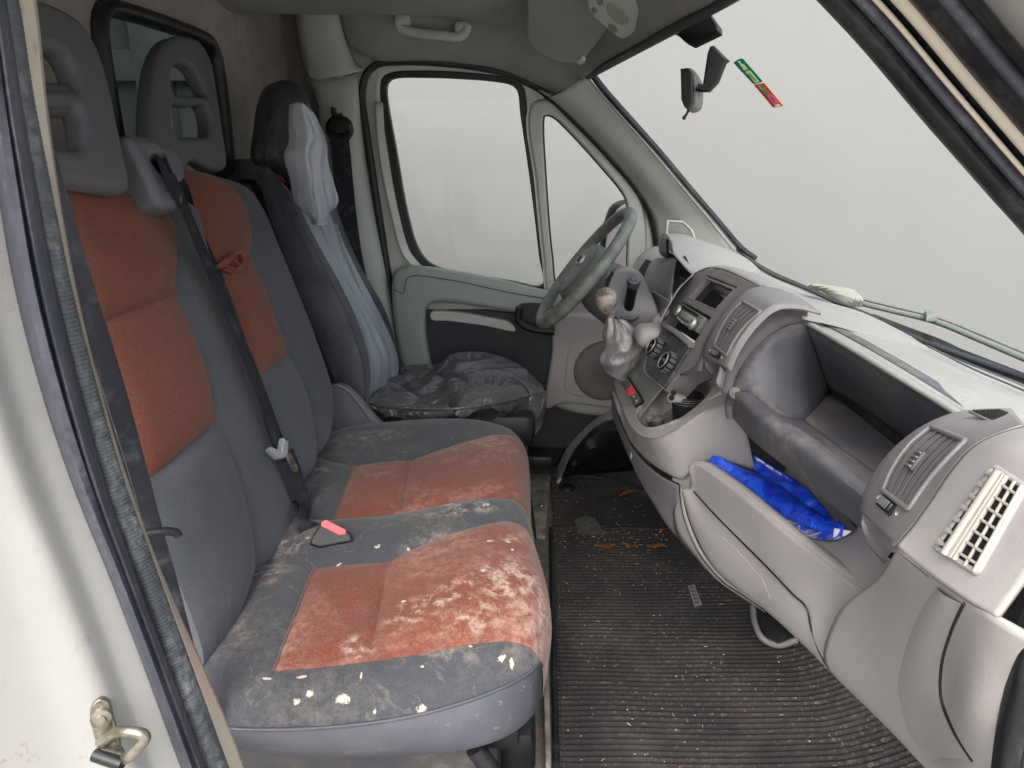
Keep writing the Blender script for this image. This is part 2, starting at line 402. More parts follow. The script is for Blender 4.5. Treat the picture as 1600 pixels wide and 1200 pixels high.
plate('bulkhead', [(BX, .42, 0), (BX, 2.56, 0), (BX, 2.56, 1.62), (BX, .42, 1.62)], [win], PB, .03, .001, M['felt'], van, smooth=False, px=False)
tube('bulkhead_window_seal', win, (.024, .016), M['rubber'], van, n=90, closed=True, k=10)
obj('bulkhead_window_glass', rrect(yL, zB, yR1, zm, .06, BX-.012), [tuple(range(20))], M['glass'], van, flat=True)
# --- cargo space behind it
box('cargo_side_wall', (-2.3, 2.44, .9), (3.0, .03, 1.9), M['cargo'], van)
box('cargo_side_rib', (-1.15, 2.40, .9), (.1, .06, 1.8), M['cargo'], van); box('cargo_side_rib', (-2.0, 2.40, .9), (.1, .06, 1.8), M['cargo'], van)
box('cargo_side_rail', (-2.3, 2.40, 1.35), (3.0, .05, .09), M['cargo'], van); box('cargo_side_rail', (-2.3, 2.39, 1.62), (3.0, .05, .16), M['cargo'], van)
box('cargo_near_wall', (-2.3, .42, .9), (3.0, .03, 1.9), M['cargo'], van)
box('cargo_roof', (-2.3, 1.43, 1.80), (3.0, 2.0, .03), M['cargo'], van); box('cargo_floor', (-2.3, 1.43, -.03), (3.0, 2.0, .03), M['yard'], van)
plate('cargo_rear_door', [(-3.8, .4, 0), (-3.8, 2.46, 0), (-3.8, 2.46, 1.82), (-3.8, .4, 1.82)], [rrect(.55, .8, 1.35, 1.4, .06, -3.8), rrect(1.52, .8, 2.3, 1.4, .06, -3.8)], ((-3.8, 0, 0), (1, 0, 0)), .04, .002, M['cargo'], van, smooth=False, px=False)
# --- floor pan
s = NB('dirty_floor_metal'); f = s.noise(9, 7, .7); f2 = s.noise(60, 5, .7)
M['floor'] = s.done(s.mix(s.ramp(f, .35, .65), lin((88, 84, 78)), s.mix(s.ramp(f2, .35, .7), lin((112, 107, 98)), lin((66, 64, 60)))), .75, s.bump(f2, .3, .003))
obj('floor_pan', [(-.76, .44, -.006), (1.3, .44, -.006), (1.3, 2.5, -.006), (-.76, 2.5, -.006)], [(0, 1, 2, 3)], M['floor'], van)
# driver side sill riser (pale plastic ramp beside the pedals) and wheel-arch bulge
loft('sill_ramp', [crv('Y', 2.36, (865, 745), (890, 690), (925, 655), (962, 625), (1010, 600)), crv('Y', 2.22, (868, 760), (905, 712), (940, 672), (975, 640), (1010, 625))], M['dash'], van, th=.01)
loft('wheel_arch', [crv('Y', 2.30, (872, 752), (900, 700), (940, 660), (985, 640)), crv('Y', 2.12, (885, 742), (915, 700), (950, 672), (985, 665)), crv('Z', .03, (878, 742), (930, 738), (970, 735), (1010, 730))], M['black'], van, th=.008)
# --- headlining: from the driver door seal up over the cab
YD = 2.36
seal = crv('Y', YD, (640, 580), (616, 480), (594, 350), (573, 210), (565, 150), (570, 118), (588, 100), (625, 96), (700, 99), (780, 112), (845, 140), (900, 190), (950, 242), (1000, 302), (1020, 345), (1027, 400), (1020, 450))
top_seal = crv('Y', YD, (565, 150), (570, 118), (588, 98), (625, 93), (700, 96), (780, 108), (845, 136), (872, 160))
def roofrow(y, z, xs=(-.76, -.45, -.1, .12, .25)): return [np.array((x, y, z)) for x in xs]
hdrA = P(920, 116, 'Y', 2.22); hdrB = P(1130, 0, 'Y', 1.35)
def hdr(y):   # windscreen header line
    t = (2.22-y)/(2.22-1.35); p = hdrA*(1-t)+hdrB*t
    if y < 1.35:
        u_ = (1.35-y)/.9; p = hdrB+np.array((.0-.12*u_*u_+.05*u_, 0, 0)); p[1] = y; p[2] = hdrB[2]-.02*u_
    return p
def bowed(rows):
    out = []
    for r in rows: out.append(r)
    return out
sx = [p[0] for p in top_seal]
rows = [top_seal]
rows.append(crv('Y', 2.30, (520, -5), (545, 60), (580, 85), (640, 82), (705, 84), (785, 96), (850, 124), (905, 132)))
rows.append(crv('Y', 2.22, (500, -60), (530, -10), (575, 12), (640, 20), (710, 30), (790, 48), (850, 80), (912, 122)))
def roof(y, z): 
    h = hdr(y); xs = [-.76, -.62, -.45, -.25, -.1, .02, h[0]-.09, h[0]-.005]; zs = [z, z, z, z, z, z-.008, z-.03, h[2]+.004]
    return [np.array((x, y, q)) for x, q in zip(xs, zs)]
rows += [roof(2.05, 1.445), roof(1.8, 1.47), roof(1.4, 1.475), roof(.9, 1.47), roof(.6, 1.44), roof(.46, 1.36)]
o = loft('headlining', rows, M['liner'], van, n=60, m=8); solid(o, .012, 0)
# outer roof skin keeps the daylight out
box('roof_skin', (-.2, 1.42, 1.56), (1.15, 2.1, .03), M['paint'], van)
# grab handle on the headlining
gh = crv('Y', 2.2, (622, 30), (624, 42), (645, 50), (690, 55), (718, 57), (728, 48), (730, 38))
g0 = tube('grab_handle', gh, (.010, .013), M['pillar'], van, n=40, k=12)
for px_ in ((628, 30), (722, 42)):
    c = P(px_[0], px_[1], 'Y', 2.2); box('grab_handle_mount', c+np.array((0, .02, 0)), (.045, .05, .035), M['pillar'], g0, bevel=.012)
# B pillar trim at the driver's shoulder
box('door_sill', (.3, 2.40, .08), (1.6, .06, .28), M['black'], van, bevel=.01)
box('rear_side_panel', (-.62, 2.45, .8), (.26, .03, 1.7), M['felt'], van)
loft('pillar_trim_upper', [crv('Y', 2.30, (452, -30), (462, 20), (470, 70), (480, 110), (492, 125)), crv('Y', 2.24, (462, -30), (470, 20), (478, 70), (486, 112), (495, 125)), crv('Y', 2.24, (514, -30), (520, 10), (530, 60), (540, 100), (545, 116)), crv('Y', 2.33, (522, -30), (530, 20), (542, 70), (556, 100), (567, 108))], M['pillar'], van, sharpv=False, th=.006)
loft('pillar_trim_lower', [crv('Y', 2.34, (480, 120), (498, 160), (500, 300), (512, 420), (560, 620)), crv('Y', 2.30, (490, 122), (502, 160), (506, 300), (530, 420), (585, 620)), crv('Y', 2.30, (545, 118), (550, 150), (556, 300), (590, 430), (620, 620)), crv('Y', 2.37, (560, 110), (562, 150), (572, 240), (600, 400), (640, 600))], M['pillar'], van, th=.006)
for q in ((488, 115), (530, 116)):
    lathe('trim_screw_cap', [(.001, 0), (.010, .001), (.012, -.006)], P(q[0], q[1], 'Y', 2.238), (0, -1, 0), M['pillar'], van, k=12)
ch = tube('coat_hook', crv('Y', 2.27, (522, 168), (522, 178), (528, 183), (535, 180)), (.009, .007), M['black'], van, n=14); box('hook_plate', P(533, 172, 'Y', 2.295), (.022, .012, .055), M['pillar'], ch, bevel=.004)
# --- A pillar trim on the driver side
pl0 = crv('Y', 2.33, (842, 140), (868, 158), (905, 192), (955, 243), (1003, 302), (1024, 345), (1030, 400), (1022, 450))
pl1 = crv('Y', 2.27, (866, 148), (890, 160), (930, 196), (985, 252), (1035, 310), (1065, 350), (1090, 400), (1100, 440))
pl2 = crv('Y', 2.22, (917, 117), (935, 140), (975, 186), (1022, 240), (1065, 292), (1105, 340), (1150, 395), (1180, 425))
loft('windscreen_pillar_trim', [pl0, pl1, pl2], M['pillar'], van, n=50, m=6, th=.006)
tube('pillar_seam', crv('Y', 2.255, (861, 150), (880, 142), (918, 122)), .0022, M['black'], van)
# tweeter grille in the foot of the pillar
tp = (P(1070, 362, 'Y', 2.24), (0.02, -1, .05))
gr = plate('tweeter_frame', [(1042, 344), (1068, 345), (1082, 358), (1092, 382), (1085, 388), (1040, 372)], [[(1045, 347), (1067, 348), (1079, 360), (1088, 382), (1043, 369)]], tp, .008, .002, M['pillar'], van, smooth=False)
s = NB('perforated_grille'); v = s.n('ShaderNodeTexVoronoi'); v.inputs['Scale'].default_value = 190; v.inputs['Randomness'].default_value = 0; s.l(s.pos, v.inputs['Vector'])
M['perf'] = s.done(s.mix(s.ramp(v.outputs['Distance'], .25, .4), lin((30, 30, 30)), lin((112, 112, 108))), .6, s.bump(v.outputs['Distance'], .6, .002))
plate('tweeter_mesh', [(1044, 346), (1068, 347), (1080, 359), (1090, 383), (1042, 371)], [], (tp[0]+np.array((0, .004, 0)), tp[1]), .004, .0005, M['perf'], gr, smooth=False)
# --- windscreen: header line to scuttle line, its black printed edge and rubber
base = crv('Z', .80, (1130, 398, 'Y', 2.24), (1175, 415, .80), (1250, 446, .80), (1330, 478, .80), (1400, 505, .80), (1500, 543, .805), (1600, 581, .81), (1720, 628, .82))
hd = [hdr(y) for y in (2.22, 1.95, 1.65, 1.35, 1.05, .75, .5)]
gl = loft('windscreen', [hd, [a*.5+b*.5+np.array((.03, 0, .03)) for a, b in zip(resample(hd, 9), resample(base, 9))], base], M['glass'], van, n=40, m=10)
M['frit'] = NB('black_glass_print').done(lin((12, 13, 15)), .3)
tube('windscreen_rubber', crv('Y', 2.205, (924, 114), (940, 136), (982, 184), (1030, 238), (1075, 292), (1118, 342), (1160, 390), (1180, 404)), (.012, .010), M['rubber'], van, n=60)
tube('windscreen_edge_trim', crv('Y', 2.20, (927, 122), (943, 142), (982, 188), (1029, 242), (1072, 294), (1116, 346), (1150, 385)), .0028, M['bezel'], van, n=50)
tube('header_rubber', [h+np.array((-.002, 0, -.004)) for h in hd[:5]], .011, M['rubber'], van, n=40)
b2 = [p+np.array((.0, 0, .0)) for p in crv('Z', .80, (1150, 388, 'Y', 2.24), (1200, 420), (1262, 448), (1330, 478), (1400, 507), (1500, 545, .805), (1600, 583, .81), (1720, 630, .82))]
b1 = crv('Z', .795, (1150, 392, 'Y', 2.22), (1200, 428), (1262, 455), (1330, 487), (1400, 520), (1500, 560, .80), (1600, 600, .80), (1720, 650, .81))
loft('scuttle_print_band', [b2, b1], M['frit'], van, n=50, m=2, th=.002)
hp = (P(1080, 35, 'Y', 1.55), (-.75, -.45, .45))
plate('header_sensor_cover', [(1034, 40), (1056, 52), (1066, 62), (1078, 68), (1120, 47), (1120, 38), (1098, 6), (1094, -20), (1040, -20)], [], hp, .02, .004, M['black'], van, smooth=False)
# --- sun visor and roof lamp
vz = P(870, 40, 'Y', 1.85)[2]
sv = plate('sun_visor', [(826, -60), (822, 20), (824, 66), (838, 82), (880, 99), (904, 98), (925, 78), (948, 48), (950, 0), (940, -60)], [], (P(880, 50, 'Y', 1.93), (-.25, -.45, -.86)), .022, .009, M['liner'], van, n=60)
plate('visor_hinge', [(900, 98), (908, 92), (914, 96), (906, 102)], [], (P(905, 96, 'Y', 1.9), (-.25, -.45, -.86)), .012, .003, M['pillar'], sv)
lp = (P(960, 25, 'Y', 1.72), (-.35, -.35, -.87))
rl = plate('roof_lamp', [(917, 4), (920, 18), (930, 30), (964, 59), (972, 62), (980, 60), (1004, 40), (1008, 32), (1004, 22), (972, -20), (930, -24)], [], lp, .03, .006, M['pillar'], van, smooth=False)
lq = (np.array(lp[0])+np.array(lp[1])*.004, lp[1])
s = NB('lamp_lens'); M['lens'] = s.done(lin((142, 142, 134)), .25)
plate('lamp_lens', [(950, 8), (962, 10), (978, 26), (980, 38), (970, 40), (956, 30), (948, 18)], [], lq, .012, .003, M['lens'], rl)
for q in ([(925, 14), (930, 16), (932, 22), (927, 23), (923, 18)], [(933, 0), (940, 2), (942, 8), (937, 10), (932, 5)], [(950, 40), (958, 42), (965, 50), (960, 52), (952, 47)]):
    plate('lamp_switch', q, [], lq, .010, .003, M['bezel'], rl)
# ------------------------------------------------------------------ the passenger doorway round the camera side
def band(name, ya, yb, A, B, mat, th=.006, r=None, extra=None, n=40):
    """strip of the doorway between two edge lines: A, B pixel lists, at depths ya, yb"""
    a = crv('Y', ya, *A); b = crv('Y', yb, *B)
    cs = [a, b] if extra is None else [a]+extra+[b]
    return loft(name, cs, mat, van, n=n, m=5, th=th)
ys = (-60, 0, 150, 300, 450, 600, 750, 900, 1050, 1200, 1290)
e_w = (-70, -40, -20, 2, 28, 66, 115, 175, 232, 287, 322)
e_f = (-12, 2, 25, 51, 80, 116, 157, 207, 262, 317, 350)
e_r = (10, 22, 45, 76, 108, 148, 192, 250, 304, 358, 392)
e_c = (42, 53, 68, 88, 115, 151, 196, 251, 318, 380, 402)
L_ = lambda e, dx=0, v=None: [(x+dx, y) if v is None else (x+dx, y, v) for x, y in zip(e, ys)]
# painted pillar: outer skin wraps round to the shut face with a ridge
sk0 = crv('Y', .40, *[(x-330, y) for x, y in zip(e_w, ys)]); sk1 = crv('Y', .428, *[(x-150+(0 if y < 700 else (y-700)*-.05), y) for x, y in zip(e_w, ys)])
sk2 = crv('Y', .430, *[(x-95, y) for x, y in zip(e_w, ys)]); sk3 = crv('Y', .450, *[(x-45, y) for x, y in zip(e_w, ys)]); sk4 = crv('Y', .465, *L_(e_w, 3))
loft('door_pillar_skin', [sk0, sk1, sk2, sk3, sk4], M['paint'], van, n=60, m=8, th=.003)
s = NB('rusty_seam_sealer'); f = s.noise(60, 6, .75); M['rust'] = s.done(s.mix(s.ramp(f, .42, .62), lin((150, 142, 134)), lin((118, 92, 78))), .7, s.bump(f, .5, .003))
tube('sealer_line', crv('Y', .424, (-40, 840), (-8, 925), (12, 1000), (34, 1080), (62, 1180), (90, 1290)), (.0030, .0012), M['rust'], van, n=60, up=(0, 1, 0))
band('seal_flange', .462, .475, L_(e_w), L_(e_f, 2), M['seal'], .004, extra=[crv('Y', .450, *[((a*.6+b*.4), y) for a, b, y in zip(e_w, e_f, ys)]), crv('Y', .472, *[((a*.42+b*.58), y) for a, b, y in zip(e_w, e_f, ys)]), crv('Y', .455, *[((a*.2+b*.8), y) for a, b, y in zip(e_w, e_f, ys)])])
mid = [((a*.5+b*.5), y) for a, b, y in zip(e_f, e_r, ys)]
pr = resample(crv('Y', .485, *mid), 900)
def ribf(t): return (.72+.5*t)*(1+.03*math.sin(t*2*math.pi*225))
rs = tube('ribbed_door_seal', pr, (.0078, .0095), M['ribbed'], van, n=900, k=12, up=(0, 1, 0), rfun=ribf, cap=False)
# cream painted flange inside the seal
band('pillar_flange', .50, .53, L_(e_r, -6), L_(e_c), M['cream'], .004)
loft('sill_trim', [crv('Y', .53, (300, 1062), (330, 1090), (350, 1125), (364, 1160), (385, 1215), (400, 1290)), crv('Y', .50, (296, 1075), (315, 1120), (330, 1160), (345, 1200), (350, 1230), (360, 1290))], M['cream'], van, th=.004)
# upper right: windscreen pillar on the near side, a bundle of parallel seals
def dg(off, v):   # line parallel to the doorway edge shifted up-right by off pixels
    q = [(1190, -95), (1235, -48), (1281, 0), (1350, 74), (1440, 181), (1540, 295), (1600, 362), (1700, 480)]
    k = [1, 1, 1, 1, 1.0, .98, .96, .94]
    return crv('Y', v, *[(x+off*.74*kk, y-off*.67*kk) for (x, y), kk in zip(q, k)])
def bnd(name, a, ya, b, yb, mat, mids=(), **k):
    return loft(name, [dg(a, ya)]+[dg(o_, y_) for o_, y_ in mids]+[dg(b, yb)], mat, van, n=40, m=6, th=.003, **k)
bnd('doorway_seal_inner', 0, .52, 44, .485, M['rubber'], [(6, .500), (24, .490), (36, .492)])
tube('seal_lip', dg(47, .487), .0035, M['seal'], van, n=40)
bnd('doorway_seal_channel', 46, .492, 92, .478, M['rubber'], [(60, .485), (72, .488)])
tube('seal_lip', dg(64, .480), .0016, M['cream'], van, n=40)
tube('bright_flange_edge', dg(99, .470), (.0048, .006), M['cream'], van, n=40)
bnd('doorway_outer_seal', 103, .474, 168, .425, M['rubber'], [(112, .455), (140, .44)])
tube('outer_seal_bead', dg(150, .425), .004, M['seal'], van, n=40)
bnd('doorway_outer_lip', 165, .43, 196, .40, M['rubber'], [(178, .41)])
bnd('roof_edge_skin', 192, .405, 420, .33, M['paint'], [(215, .385), (300, .36)])
# lower right: seal beside the dash end
loft('doorway_seal_lower', [crv('Y', .44, (1625, 905), (1600, 960), (1580, 1050), (1562, 1130), (1550, 1220), (1540, 1290)), crv('Y', .425, (1640, 925), (1612, 1000), (1592, 1080), (1575, 1150), (1562, 1230), (1555, 1290)), crv('Y', .415, (1680, 925), (1650, 1000), (1625, 1080), (1605, 1150), (1590, 1230), (1580, 1290))], M['rubber'], van, th=.004)
loft('doorway_lower_skin', [crv('Y', .418, (1680, 925), (1650, 1000), (1625, 1080), (1605, 1150), (1590, 1230), (1580, 1290)), crv('Y', .36, (1800, 925), (1760, 1000), (1735, 1080), (1715, 1150), (1700, 1230), (1690, 1290))], M['paint'], van, th=.004)
# striker loop on the pillar
sp_ = (P(165, 1140, 'Y', .424), (.35, -.93, .1))
st = thing('door_striker', 'steel door striker loop bolted to the white pillar', 'door striker', P(165, 1140, 'Y', .45))
M['steel'] = NB('dull_steel'); s = M['steel']; f = s.noise(60, 5, .7); M['steel'] = s.done(s.mix(s.ramp(f, .4, .65), lin((150, 146, 134)), lin((104, 98, 86))), .36, metal=.8)
plate('striker_plate', [(140, 1120), (143, 1103), (156, 1093), (170, 1100), (176, 1122), (185, 1150), (187, 1175), (180, 1196), (166, 1196), (155, 1180), (146, 1150)], [], sp_, .006, .0015, M['steel'], st)
def spt(x, y, d): return P(x, y, sp_)+np.array(sp_[1])/np.linalg.norm(sp_[1])*d
lp_ = [spt(158, 1158, .002), spt(186, 1126, .014), spt(205, 1114, .022), spt(228, 1112, .026), spt(234, 1117, .026), spt(222, 1138, .022), spt(202, 1163, .016), spt(196, 1168, .012), spt(160, 1170, .004)]
tube('striker_loop', lp_, (.0042, .0042), M['steel'], st, n=50, k=10)
tube('striker_buffer', [spt(150, 1171, .006), spt(198, 1169, .018)], .0048, M['black'], st, n=4, k=10)
for q in ((159, 1120), (177, 1178)):
    lathe('bolt', [(.001, .005), (.0035, .005), (.004, .0035), (.0075, .003), (.008, 0)], P(q[0], q[1], sp_), sp_[1], M['steel'], st, k=16)
# ================================================================== DRIVER DOOR
dr = thing('driver_door', 'driver side door with grey trim panel, armrest pocket and white window frame', 'door', (0, YD+.04, .2))
tube('door_opening_seal', seal, (.014, .012), M['rubber'], van, n=110, k=10)
W1 = [(604, 140), (607, 127), (618, 122), (660, 121), (720, 123), (770, 127), (800, 133), (808, 141), (813, 180), (822, 240), (834, 330), (842, 400), (847, 446), (800, 440), (740, 430), (690, 420), (668, 409), (652, 386), (636, 330), (620, 240)]
W1r = [(593, 142), (597, 120), (614, 112), (660, 110), (720, 112), (770, 117), (805, 124), (817, 136), (824, 180), (833, 240), (845, 330), (852, 400), (857, 455), (800, 452), (740, 442), (684, 432), (655, 415), (638, 388), (622, 330), (606, 240)]
Q1 = [(848, 188), (850, 180), (858, 179), (868, 184), (885, 200), (915, 232), (945, 266), (970, 296), (979, 312), (982, 345), (981, 400), (975, 452), (905, 452), (872, 452), (862, 400), (852, 280)]
Q1r = [(826, 185), (833, 162), (850, 156), (872, 163), (895, 182), (925, 214), (955, 248), (985, 284), (1000, 310), (1008, 350), (1006, 420), (985, 470), (905, 470), (862, 470), (850, 400), (838, 280)]
PD = lambda y: ((0, y, 0), (0, -1, 0))
fo = [(648, 600), (618, 480), (597, 350), (576, 210), (569, 150), (574, 120), (592, 102), (628, 97), (700, 100), (779, 113), (843, 141), (898, 191), (948, 244), (998, 304), (1020, 348), (1026, 420), (1016, 600)]
plate('door_frame', fo, [W1r, Q1r], PD(YD+.01), .04, .008, M['door_paint'], dr, n=140)
plate('window_rubber', W1r, [W1], PD(YD+.018), .03, .004, M['rubber'], dr, n=120)
plate('quarter_window_trim', Q1r, [Q1], PD(YD+.0), .03, .007, M['pillar'], dr, n=100)
tube('quarter_window_rubber', crv('Y', YD+.022, *Q1), .006, M['rubber'], dr, n=100, closed=True)
plate('door_glass', W1r, [], PD(YD+.036), .004, .001, M['glass'], dr); plate('quarter_glass', Q1r, [], PD(YD+.036), .004, .001, M['glass'], dr)
# pale inner curve along the rear edge of the frame
loft('frame_inner_lip', [crv('Y', YD-.006, (586, 160), (592, 240), (612, 340), (630, 400), (662, 432)), crv('Y', YD+.004, (598, 160), (604, 240), (622, 330), (640, 392), (668, 425))], M['door_paint'], dr, th=.004)
# trim panel: lofted from the sill down
T0 = crv('Y', YD, (612, 438), (640, 421), (700, 426), (770, 440), (850, 456), (930, 464), (1010, 470))
T1 = crv('Y', YD-.055, (611, 436), (640, 417), (700, 423), (770, 438), (850, 458), (930, 470), (1010, 478))
T2 = crv('Y', YD-.075, (612, 450), (642, 432), (700, 438), (770, 452), (850, 470), (930, 482), (1010, 490))
T3 = crv('Y', YD-.07, (616, 480), (645, 470), (700, 468), (770, 484), (850, 506), (930, 520), (1010, 530))
T4 = crv('Y', YD-.06, (622, 520), (650, 510), (700, 512), (770, 524), (850, 548), (930, 560), (1010, 570))
T5 = crv('Y', YD-.05, (636, 600), (660, 600), (700, 602), (770, 610), (850, 620), (930, 632), (1010, 640))
# upper band of the panel, arch shaped, round a recessed dark pocket
plate('trim_upper', [(612, 436), (620, 422), (645, 418), (700, 424), (770, 437), (850, 456), (930, 468), (1000, 476), (1000, 640), (860, 632), (862, 560), (870, 520), (862, 502), (815, 492), (760, 482), (700, 474), (672, 476), (665, 486), (664, 520), (672, 620), (640, 620), (624, 560), (614, 500)], [], PD(YD-.06), .06, .018, M['door_trim'], dr, n=130)
plate('trim_ledge', [(672, 490), (676, 487), (710, 488), (760, 496), (800, 506), (806, 518), (760, 510), (700, 502), (674, 500)], [], PD(YD-.045), .03, .004, M['pillar'], dr)
plate('trim_insert', [(664, 485), (760, 485), (880, 500), (880, 640), (660, 640)], [], PD(YD-.022), .02, .003, M['door_dark'], dr, smooth=False)
plate('trim_pocket', [(868, 500), (905, 490), (950, 500), (1010, 520), (1010, 650), (955, 640), (880, 632), (850, 640), (855, 600), (862, 560)], [], PD(YD-.075), .03, .012, M['dash'], dr, n=60)
plate('speaker_frame', [(890, 545), (900, 535), (950, 536), (1005, 545), (1005, 625), (950, 622), (885, 612), (884, 580)], [], PD(YD-.079), .008, .003, M['dash'], dr)
s = NB('speaker_perforation'); v = s.n('ShaderNodeTexVoronoi'); v.inputs['Scale'].default_value = 130; v.inputs['Randomness'].default_value = 0; s.l(s.pos, v.inputs['Vector'])
M['spk'] = s.done(s.mix(s.ramp(v.outputs['Distance'], .2, .45), lin((22, 22, 22)), lin((96, 92, 90))), .6, s.bump(v.outputs['Distance'], .7, .003))
lathe('speaker_grille', [(.105, -.004), (.104, .001), (.09, .004), (.05, .007), (.002, .008)], P(945, 580, 'Y', YD-.082), (0, -1, 0), M['spk'], dr, k=40)
plate('door_lower', [(640, 600), (1010, 600), (1010, 700), (860, 700), (650, 690)], [], PD(YD-.03), .03, .003, M['door_dark'], dr, smooth=False)
tube('pull_handle', crv('Y', YD-.10, (812, 480), (810, 500), (826, 512), (866, 518)), (.016, .012), M['black'], dr, n=24, k=12)
plate('handle_recess', [(810, 478), (818, 474), (870, 482), (870, 516), (835, 514), (810, 505)], [], PD(YD-.065), .012, .003, M['black'], dr)
tube('trim_seam', crv('Y', YD-.061, (616, 452), (630, 458), (634, 440), (640, 432), (700, 437), (800, 458), (850, 466)), .0014, M['door_dark'], dr, n=50)
# exterior mirror seen through the quarter window
em = thing('door_mirror', 'black framed door mirror outside the quarter window', 'wing mirror', P(965, 370, 'Y', 2.72))
PM = (P(965, 370, 'Y', 2.70), (-.35, -.93, .05))
plate('mirror_housing', [(936, 400), (936, 372), (944, 340), (952, 322), (968, 313), (990, 316), (996, 420), (960, 432), (938, 424)], [], (PM[0]+np.array((0, .05, 0)), PM[1]), .09, .02, M['rubber'], em, n=60)
s = NB('mirror_painted_haze'); M['mirror'] = s.done(lin((178, 172, 176)), .25, metal=.3)  # pale haze of the reflection is put into the base colour
plate('mirror_glass', [(948, 424), (946, 385), (954, 348), (964, 328), (976, 319), (992, 322), (996, 420), (965, 430)], [], PM, .01, .002, M['mirror'], em, n=60)
# ================================================================== TWO-PERSON BENCH SEAT
Sst = []   # dusty stains: (centre, radii, rotation, amount)
def at(px, py, z=.47): return P(px, py, 'Z', z)
for q, r_, rt, am in (((700, 940), (.15, .035, .3), .75, 1.0), ((790, 915), (.075, .09, .2), .3, 1.0), ((750, 965), (.10, .05, .2), .6, .8), ((560, 1008), (.035, .03, .2), 0, .9), ((835, 935), (.04, .10, .3), 0, .9), ((640, 960), (.06, .03, .2), .7, .8),
        ((800, 850), (.03, .02, .2), .3, .9), ((850, 985), (.02, .04, .3), .3, 1.0), ((700, 705), (.12, .05, .2), .3, .35), ((590, 740), (.06, .05, .2), 0, .35), ((780, 700), (.05, .03, .2), 0, .45)):
    Sst.append((at(*q), r_, rt, am))
Wst = [(at(465, 1103, .44), (.010, .006, .1), 0), (at(485, 1095, .44), (.009, .007, .1), 0), (at(535, 1098, .44), (.020, .009, .1), 0), (at(585, 1106, .44), (.005, .004, .1), 0), (at(658, 1098, .44), (.013, .010, .1), 0),
       (at(728, 1092, .44), (.012, .008, .1), .6), (at(785, 1027, .455), (.014, .006, .1), .8), (at(735, 1015, .46), (.006, .004, .1), 0), (at(564, 1060, .455), (.004, .010, .1), 0), (at(418, 1070, .45), (.014, .005, .1), 0), (at(472, 1068, .45), (.014, .004, .1), .2),
       (at(660, 1052, .45), (.005, .003, .1), 0), (at(528, 880, .47), (.010, .004, .1), .8), (at(590, 860, .47), (.012, .008, .1), .5), (at(638, 858, .47), (.005, .006, .1), .5), (at(760, 800, .475), (.014, .012, .1), .5), (at(700, 795, .475), (.025, .010, .1), .2), (at(482, 848, .47), (.008, .006, .1), .2), (at(800, 1050, .43), (.006, .008, .1), 0)]
Gst = [(at(455, 860, .46), (.05, .035, .1), .4, 1.0), (at(480, 845, .46), (.03, .02, .1), .4, .9), (at(420, 900, .46), (.05, .06, .1), .4, .7), (at(690, 850, .47), (.09, .04, .1), .3, .75), (at(720, 805, .475), (.12, .03, .1), .2, .9), (at(580, 690, .46), (.12, .05, .1), .2, .5), (at(500, 740, .46), (.05, .06, .1), .2, .5),
       (at(360, 1000, .46), (.04, .06, .1), .2, .4), (at(700, 1030, .45), (.14, .03, .1), .2, .35)]
M['red'] = cloth('red_seat_cloth', (124, 64, 48), (74, 60, 53), .42, .60, 1000, .15, (), (150, 120, 104))
M['red_dirty'] = cloth('soiled_red_seat_cloth', (114, 60, 46), (68, 56, 50), .44, .62, 1000, .45, Sst, (196, 160, 146), white=[(at(765, 855, .475), (.012, .006, .1), .2), (at(793, 854, .475), (.010, .006, .1), .2), (at(755, 903, .475), (.008, .006, .1), .2), (at(630, 942, .475), (.008, .004, .1), .2), (at(800, 865, .475), (.006, .006, .1), .2)])
M['grey'] = cloth('grey_seat_cloth', (68, 71, 76), None, scale=700, dust=.4, dc=(104, 102, 100))
M['grey_dirty'] = cloth('soiled_grey_seat_cloth', (56, 58, 62), None, scale=700, dust=.55, stains=Gst, dc=(112, 106, 100), white=Wst)
s = NB('slate_leatherette'); f = s.noise(9, 5, .6); v = s.n('ShaderNodeTexVoronoi'); v.inputs['Scale'].default_value = 900; s.l(s.pos, v.inputs['Vector'])
sc_ = s.math('MULTIPLY', s.ramp(s.noise(40, 4, .7, stretch=(.5, 2, 2)), .62, .72), .35)
M['hide'] = s.done(s.mix(sc_, s.mix(s.ramp(f, .3, .7), lin((62, 64, 71)), lin((76, 78, 84))), lin((160, 156, 152))), s.ramp(f, .3, .7, .42, .58), s.bump(v.outputs['Distance'], .3, .0008), .4)
s = NB('stitch_thread'); M['thread'] = s.done(lin((112, 104, 98)), .8)
s = NB('seat_webbing'); wv = s.n('ShaderNodeTexWave'); wv.inputs['Scale'].default_value = 380; wv.bands_direction = 'Z'; s.l(s.pos, wv.inputs['Vector']); f = s.noise(30, 5, .7)
M['web'] = s.done(s.mix(s.math('MULTIPLY', s.ramp(f, .5, .75), .35), lin((36, 38, 44)), lin((110, 112, 118))), .75, s.bump(wv.outputs['Fac'], .4, .0008), .3)

